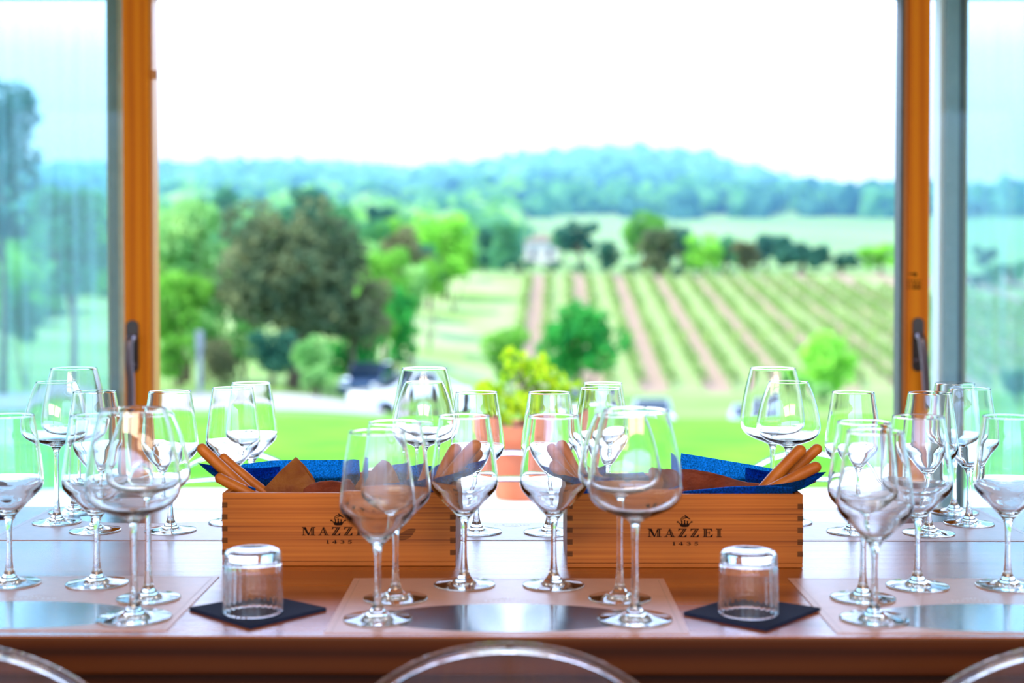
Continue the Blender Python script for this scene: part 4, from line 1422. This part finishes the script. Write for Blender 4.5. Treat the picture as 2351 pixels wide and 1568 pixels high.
def lining(name, label, box, W, H, D, t, back, left_tip, right_tip, front, left_lip=(0.055, 0.0)):
    """back / front : top edges [(px, py)...]; tips : the corners hanging over the ends."""
    r = empty(name, (box.location.x, box.location.y, TOP), box.rotation_euler.z)
    tag(r, label, 'paper napkin', 'blue paper linings in the wine boxes')
    oy = box.location.y; ox = box.location.x
    w = W / 2 - t - 0.002
    yb, yf = D - t - 0.003, t + 0.003
    def loc(px, py, Y):
        p = at(px, py, oy + Y)
        return (p.x - ox, Y, p.z - TOP)
    nm = 28
    # back wall of the liner with its flap
    mb = MB()
    bt = polyline([loc(px, py, yb) for px, py in back], 6)
    top, mid, low, bot = [], [], [], []
    for i, p in enumerate(bt):
        wob = 0.0022 * math.sin(i * 0.55)
        top.append((p.x, yb + wob - 0.004, p.z)); mid.append((p.x, yb + wob * 0.7 - 0.002, (p.z + H * 0.9) / 2))
        xc = max(-w + 0.003, min(w - 0.003, p.x))
        low.append((xc, yb - 0.001, H * 0.8)); bot.append((xc, yb - 0.004, 0.009))
    sheet(mb, [bot, low, mid, top])
    # floor of the liner
    x0, x1 = bt[0].x, bt[-1].x
    bo2 = [(p[0], yf, 0.009) for p in bot]
    sheet(mb, [bo2, bot])
    o = mb.build('back_flap', M['blue_paper'], r, True)
    # the front edge, folded over three times
    mb = MB()
    ft = polyline([loc(px, py, yf + 0.002) for px, py in front], 6)
    cx = lambda x: max(-w + 0.003, min(w - 0.003, x))
    for q in range(3):
        dy = 0.0009 * q
        sheet(mb, [[(cx(p.x), yf + dy, 0.010) for p in ft], [(cx(p.x), yf + dy, H * 0.9) for p in ft], [(p.x, yf + dy + 0.002 + 0.001 * math.sin(i * 0.7), p.z - 0.0004 * q) for i, p in enumerate(ft)]])
    mb.build('front_flap', M['blue_paper'], r, True)
    # the corners standing out over the two ends, doubled
    for s, tip in ((-1, left_tip), (1, right_tip)):
        if tip is None: continue
        T = Vector(loc(tip[0], tip[1], D * 0.30))
        xe = s * w
        mb = MB()
        for q in range(2):
            k = 0.0012 * q
            lx, ly = left_lip if s < 0 else (0.055, 0.0)
            base = polyline([(xe - s * lx, yf + ly + k, H + (0.0105 if ly == 0 else 0.001)), (xe - s * 0.004, yf + ly + k, H + 0.0012), (xe + s * 0.004, D * 0.4, H + 0.0015 + k), (xe - s * 0.002, yb - 0.01 - k, H + 0.003), (xe - s * 0.045, yb - 0.004 - k, H + 0.016)], 5)
            rows = []
            for a in range(9):
                u = a / 8
                rows.append([p.lerp(T, u) + Vector((0, 0, -0.005 * math.sin(PI * u))) for p in base])
            inner = [[(xe - s * 0.006 if abs(p.x) > w - 0.02 else p.x, min(max(p.y, yf + 0.001), yb - 0.001), z) for p in base] for z in (0.010, H * 0.85)]
            sheet(mb, inner + rows)
        mb.build('corner_flap', M['blue_paper'], r, True)
    return r


lining('paper_lining', 'blue paper napkin lining the left wine box under the bread', bxL, WL, HL, DL, tL,
       [(530, 1080), (560, 1064), (620, 1057), (700, 1055), (790, 1055), (816, 1058), (818, 1112), (860, 1112), (905, 1078), (960, 1072), (1010, 1066), (1035, 1072)],
       (453, 1063), (1128, 1055), [(880, 1124), (940, 1116), (1000, 1109), (1028, 1108)], (0.03, 0.03))
lining('paper_lining', 'blue paper napkin lining the right wine box under the bread', bxR, WR, HR, DR, tR,
       [(1330, 1110), (1375, 1092), (1415, 1099), (1484, 1088), (1494, 1118), (1554, 1110), (1562, 1040), (1640, 1052), (1720, 1066), (1800, 1080), (1832, 1092)],
       (1238, 1072), (1897, 1083), [(1545, 1131), (1600, 1124), (1680, 1117), (1750, 1115), (1820, 1119)])


# ------------------------------------------------------------------ bread
def breadstick(label, tip, foot, rad, Y, box, group):
    """tip and foot : sight lines; the stick lies along them at distance Y and ends inside the box."""
    rad *= 1.08
    a = at(tip[0], tip[1], Y); b2 = at(foot[0], foot[1], Y)
    d = (b2 - a).normalized()
    zlow = TOP + 0.018
    Lmax = (zlow - a.z) / d.z
    Lmax = min(Lmax, 0.215)
    rng2 = random.Random(int(tip[0] * 13 + tip[1]))
    n = 14
    pts, rad_l = [], []
    side = Vector((0, 1, 0)).cross(d).normalized()
    for i in range(n + 1):
        t = i / n
        bend = math.sin(t * PI) * 0.0035 * (1 if rng2.random() < 2 else 1)
        pts.append(a + d * (Lmax * t) + side * bend)
        endk = min(1.0, math.sqrt(max(0.0, 1 - (1 - min(1, t / 0.05)) ** 2)) + 0.22) if t < 0.05 else (min(1.0, math.sqrt(max(0, 1 - (1 - min(1, (1 - t) / 0.05)) ** 2)) + 0.22) if t > 0.95 else 1)
        rad_l.append(rad * (1 + 0.06 * (rng2.random() - 0.5)) * (0.94 + 0.10 * math.sin(t * 2.6)) * endk)
    # finer rounded ends
    P0 = a - d * 0.0
    extra = [(a + d * rad * (1 - math.cos(q)) , rad * 0.97 * math.sin(q)) for q in (0.25, 0.6, 0.95, 1.3)]
    tail = a + d * Lmax
    pts2 = [e[0] for e in extra] + [p for p in pts if (p - a).length > rad * 1.1 and (p - a).length < Lmax - rad * 1.1] + [tail - d * rad * (1 - math.cos(q)) for q in (1.3, 0.95, 0.6, 0.25)]
    rr2 = [e[1] for e in extra] + [r0 for p, r0 in zip(pts, rad_l) if (p - a).length > rad * 1.1 and (p - a).length < Lmax - rad * 1.1] + [rad * 0.97 * math.sin(q) for q in (1.3, 0.95, 0.6, 0.25)]
    mb = MB()
    c0 = a + d * (Lmax / 2)
    mb.tube([p - c0 for p in pts2], rr2, 18)
    o = mb.build('breadstick', M['bread'], None, True)
    o.location = c0
    tag(o, label, 'breadstick', group)
    return o


def cracker(label, outline, Y, lean, mat, thick=0.0032, wav=0.002):
    """Flat baked piece standing in the box; outline in sight lines at distance Y."""
    P = [at(px, py, Y) for px, py in outline]
    c0 = sum(P, Vector()) / len(P)
    # triangulated fan with an inner ring, gently warped
    def warp(p):
        return wav * math.sin(p.x * 60) + wav * 0.7 * math.sin(p.z * 75 + 1)
    import bmesh
    bm = bmesh.new()
    f = bm.faces.new([bm.verts.new((p.x - c0.x, 0, p.z - c0.z)) for p in P])
    bmesh.ops.triangulate(bm, faces=[f])
    bmesh.ops.subdivide_edges(bm, edges=list(bm.edges), cuts=3, use_grid_fill=True)
    bmesh.ops.triangulate(bm, faces=list(bm.faces))
    for v in bm.verts:
        v.co.y = warp(v.co) - v.co.z * lean
    bm.verts.index_update()
    vs = [v.co.copy() for v in bm.verts]; fs = [tuple(v.index for v in q.verts) for q in bm.faces]
    bm.free()
    o = mesh_obj('cracker', vs, fs, mat, None, True)
    so = o.modifiers.new('thick', 'SOLIDIFY'); so.thickness = thick; so.offset = 0
    bv = o.modifiers.new('soft', 'BEVEL'); bv.width = thick * 0.35; bv.segments = 2; bv.limit_method = 'ANGLE'; bv.angle_limit = math.radians(50)
    o.location = c0
    tag(o, label, 'cracker', 'crackers in the wine boxes')
    return o


yL = bxL.location.y; yR = bxR.location.y
GB = 'breadsticks in the wine boxes'
breadstick('longest breadstick leaning out of the left end of the left box', (455, 1022), (588, 1138), 0.0080, yL + 0.075, bxL, GB)
breadstick('breadstick behind the longest one at the left end of the left box', (505, 1045), (618, 1132), 0.0072, yL + 0.105, bxL, GB)
breadstick('short breadstick lowest at the left end of the left box', (494, 1093), (590, 1136), 0.0074, yL + 0.045, bxL, GB)
breadstick('breadstick at the right end of the left box, left one seen through a glass', (1053, 1022), (1002, 1098), 0.0098, yL + 0.090, bxL, GB)
breadstick('breadstick at the right end of the left box, front one seen through a glass', (1104, 1013), (1030, 1100), 0.0100, yL + 0.060, bxL, GB)
breadstick('breadstick at the right end of the left box, lowest and half hidden behind the others', (1112, 1038), (1040, 1105), 0.0076, yL + 0.115, bxL, GB)
breadstick('breadstick at the left end of the right box, upper left one', (1258, 1022), (1325, 1100), 0.0088, yR + 0.085, bxR, GB)
breadstick('breadstick at the left end of the right box, tallest one', (1283, 1013), (1340, 1092), 0.0098, yR + 0.110, bxR, GB)
breadstick('breadstick at the left end of the right box, lowest front one', (1263, 1063), (1330, 1118), 0.0090, yR + 0.050, bxR, GB)
breadstick('thick breadstick at the right end of the right box, left one', (1846, 1024), (1764, 1120), 0.0090, yR + 0.080, bxR, GB)
breadstick('breadstick at the right end of the right box, tallest one behind', (1884, 1022), (1795, 1115), 0.0078, yR + 0.115, bxR, GB)
breadstick('breadstick at the right end of the right box, front one over the dark paper', (1884, 1066), (1790, 1120), 0.0082, yR + 0.045, bxR, GB)
breadstick('breadstick at the right end of the right box, lowest one tucked under the front one', (1874, 1096), (1800, 1126), 0.0068, yR + 0.095, bxR, GB)

cracker('pointed triangular cracker standing in the middle of the left box', [(681, 1048), (694, 1062), (707, 1085), (724, 1108), (745, 1150), (740, 1200), (590, 1200), (585, 1145), (612, 1115), (640, 1085), (665, 1062)], yL + 0.100, 0.1, M['cracker'])
cracker('dark reddish rounded cracker right of the pointed one in the left box', [(698, 1122), (712, 1112), (735, 1105), (762, 1103), (785, 1107), (800, 1118), (812, 1150), (805, 1190), (700, 1190), (690, 1150)], yL + 0.055, 0.15, M['cracker_red'])
cracker('second pointed cracker in the left box, seen through two glasses', [(876, 1061), (892, 1066), (903, 1080), (918, 1097), (928, 1112), (940, 1150), (930, 1190), (780, 1190), (785, 1140), (812, 1112), (845, 1085)], yL + 0.080, 0.1, M['cracker'])
cracker('long dark orange cracker lying across the right box', [(1514, 1076), (1535, 1078), (1565, 1079), (1600, 1080), (1632, 1085), (1660, 1092), (1690, 1102), (1718, 1108), (1742, 1109), (1748, 1113), (1740, 1150), (1700, 1190), (1530, 1190), (1508, 1140)], yR + 0.090, 0.12, M['cracker_red'])
cracker('small curled cracker piece left of the long one in the right box', [(1500, 1083), (1512, 1074), (1524, 1080), (1530, 1110), (1526, 1150), (1505, 1150), (1498, 1115)], yR + 0.060, 0.05, M['cracker'])


# ------------------------------------------------------------------ clear chairs
def make_chair():
    r = empty('chair')
    # back seen from the rear : arch of radius 0.35, crest at 0.78; local -y is the back
    W2, ztop, zlow = 0.215, 0.790, 0.718
    arch = []
    nA = 40
    for i in range(nA + 1):
        s = -1 + 2 * i / nA
        x = W2 * s
        z = ztop - 0.165 * (1 - math.sqrt(max(0.0, 1 - (abs(s) * 0.92) ** 2.1))) / (1 - math.sqrt(1 - 0.92 ** 2.1))
        arch.append((x, z))
    def curve_y(x): return 0.055 * (x / W2) ** 2
    ring_o, ring_i = [], []
    pts = [(x, z) for x, z in arch] 
    rim = 0.0095
    inner = []
    for i, (x, z) in enumerate(pts):
        a = Vector(pts[max(i - 1, 0)]); b2 = Vector(pts[min(i + 1, nA)])
        d = (b2 - a).normalized(); nrm = Vector((d.y, -d.x))
        inner.append((x + nrm.x * rim, z + nrm.y * rim))
    # legs of the arch run on down to the seat
    # thick rim
    vs, fs = [], []
    th = 0.0065
    for (x, z), (xi, zi) in zip(pts, inner):
        vs += [(x, curve_y(x) - th * 0.6, z - 0.001), (x, curve_y(x) + th * 0.6, z - 0.001), (xi, curve_y(xi) + th, zi), (xi, curve_y(xi) + th * 0.45, zi - 0.002), (xi, curve_y(xi) - th * 0.45, zi - 0.002), (xi, curve_y(xi) - th, zi)]
    for i in range(nA):
        for k in (5, 0, 1, 2, 4):
            a, b2 = i * 6 + k, i * 6 + (k + 1) % 6
            fs.append((a, b2, b2 + 6, a + 6))
    mb = MB(); mb.add(vs, fs)
    fr_o = mesh_obj('back_frame', vs, [tuple(reversed(f)) for f in fs], M['acrylic'], r, True)
    # panel between the rim and the lower lip
    vs, fs = [], []
    cols = []
    for (xi, zi) in inner:
        zi = zi - 0.002
        zl = min(zlow + 0.02 * (xi / W2) ** 2 * 0 , zi - 0.0)
        col = []
        for s in (1, -1):
            row = []
            for k in range(5):
                zz = zi + (min(zlow, zi) - zi) * k / 4
                row.append(len(vs)); vs.append((xi, curve_y(xi) + s * th * 0.45, zz))
            col.append(row)
        cols.append(col)
    for i in range(nA):
        for k in range(4):
            a, b2 = cols[i][0], cols[i + 1][0]
            fs.append((a[k], b2[k], b2[k + 1], a[k + 1]))
            a, b2 = cols[i][1], cols[i + 1][1]
            fs.append((a[k + 1], b2[k + 1], b2[k], a[k]))
        fs.append((cols[i][0][4], cols[i + 1][0][4], cols[i + 1][1][4], cols[i][1][4]))
    o = mesh_obj('backrest', vs, fs, M['acrylic'], r, True)
    import bmesh
    for ob in (o, fr_o):
        pass
    # side posts, seat, legs
    for s in (-1, 1):
        mb = MB(); xx = s * (W2 - 0.006)
        mb.tube(spline([(xx, curve_y(W2) + 0.002, ztop - 0.166), (xx, 0.075, 0.56), (xx * 0.98, 0.10, 0.455)], 5), 0.011, 14); mb.build('back_post', M['acrylic'], r, True)
    mb = MB(); mb.box(-0.205, 0.205, 0.085, 0.475, 0.432, 0.452, 0.008); mb.build('seat', M['acrylic'], r, True)
    for sx in (-1, 1):
        for (yy, yb) in ((0.115, 0.06), (0.445, 0.465)):
            mb = MB(); mb.tube([(sx * 0.18, yy, 0.430), (sx * 0.19, (yy + yb) / 2, 0.21), (sx * 0.20, yb, 0.0)], [0.018, 0.015, 0.011], 14)
            mb.build('leg', M['acrylic'], r, True)
    return r


ch0 = make_chair()
GC = 'clear acrylic chairs around the table'
YN = 1.45
CH = [(X(1165, YN), YN, 0, 'clear acrylic chair at the near side in the middle, arched back at the bottom edge'),
      (X(-135, YN), YN, 0, 'clear acrylic chair at the near side in the lower left corner'),
      (X(2500, YN), YN, 0, 'clear acrylic chair at the near side in the lower right corner'),
      (X(545, 3.1), 3.1, PI, 'clear acrylic chair at the far side behind the left box'),
      (X(1175, 3.1), 3.1, PI, 'clear acrylic chair at the far side in front of the terracotta pot'),
      (X(1850, 3.1), 3.1, PI, 'clear acrylic chair at the far side behind the right box')]
for i, (x, y, rz, lab) in enumerate(CH):
    c = ch0 if i == 0 else copy_tree(ch0)
    c.location = (x, y, 0)
    c.rotation_euler = (0, 0, rz)
    tag(c, lab, 'chair', GC)

# ------------------------------------------------------------------ light
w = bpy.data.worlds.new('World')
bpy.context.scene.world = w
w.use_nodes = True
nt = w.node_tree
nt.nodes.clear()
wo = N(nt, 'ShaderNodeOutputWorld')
bg = N(nt, 'ShaderNodeBackground')
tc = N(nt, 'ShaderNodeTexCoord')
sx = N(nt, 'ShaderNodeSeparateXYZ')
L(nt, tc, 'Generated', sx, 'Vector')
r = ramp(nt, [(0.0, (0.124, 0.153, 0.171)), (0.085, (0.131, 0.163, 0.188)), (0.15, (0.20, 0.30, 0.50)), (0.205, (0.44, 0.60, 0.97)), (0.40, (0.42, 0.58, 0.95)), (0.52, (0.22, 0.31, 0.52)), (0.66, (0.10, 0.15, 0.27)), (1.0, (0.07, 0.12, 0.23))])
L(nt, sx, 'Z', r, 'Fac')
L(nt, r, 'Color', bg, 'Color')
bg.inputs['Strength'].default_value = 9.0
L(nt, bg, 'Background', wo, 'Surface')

sun = bpy.data.lights.new('sun', 'SUN')
sun.energy = 9.0
sun.angle = math.radians(0.6)
sun.color = (1.0, 0.93, 0.82)
so = bpy.data.objects.new('sun', sun)
C.objects.link(so)
so.rotation_euler = Vector((0.62, 0.25, -1.0)).to_track_quat('-Z', 'Y').to_euler()

# two warm area lights added behind the camera as interior fill, not fixtures
for i, (lx, ly) in enumerate(((-0.85, -1.6), (0.85, -1.6))):
    ld = bpy.data.lights.new('fill_light', 'AREA')
    ld.shape = 'RECTANGLE'
    ld.size, ld.size_y = 1.5, 1.6
    ld.energy = 140
    ld.color = (1.0, 0.78, 0.55)
    lo = bpy.data.objects.new('fill_light', ld)
    lo.location = (lx, ly, 2.58)
    C.objects.link(lo)

# ------------------------------------------------------------------ camera
cd = bpy.data.cameras.new('camera')
cam = bpy.data.objects.new('camera', cd)
C.objects.link(cam)
cd.sensor_width = 36.0
cd.lens = F / 2351.0 * 36.0
cd.shift_y = SHIFT
cam.location = (0, 0, EYE)
cam.rotation_euler = (PI / 2 - PITCH, 0, 0)
cd.clip_end = 5000
cd.clip_start = 0.05
cd.dof.use_dof = True
cd.dof.focus_distance = 2.22
cd.dof.aperture_fstop = 2.8
S = bpy.context.scene
S.camera = cam
S.view_settings.view_transform = 'Standard'
S.view_settings.look = 'None'
S.view_settings.gamma = 1
S.view_settings.use_curve_mapping = False
S.view_settings.exposure = 0.0
cy = S.cycles
cy.max_bounces = 28
cy.transmission_bounces = 28
cy.transparent_max_bounces = 16
cy.glossy_bounces = 8
cy.diffuse_bounces = 3
cy.volume_bounces = 0
cy.use_adaptive_sampling = True
cy.adaptive_threshold = 0.015
cy.use_denoising = True
cy.sample_clamp_indirect = 8.0
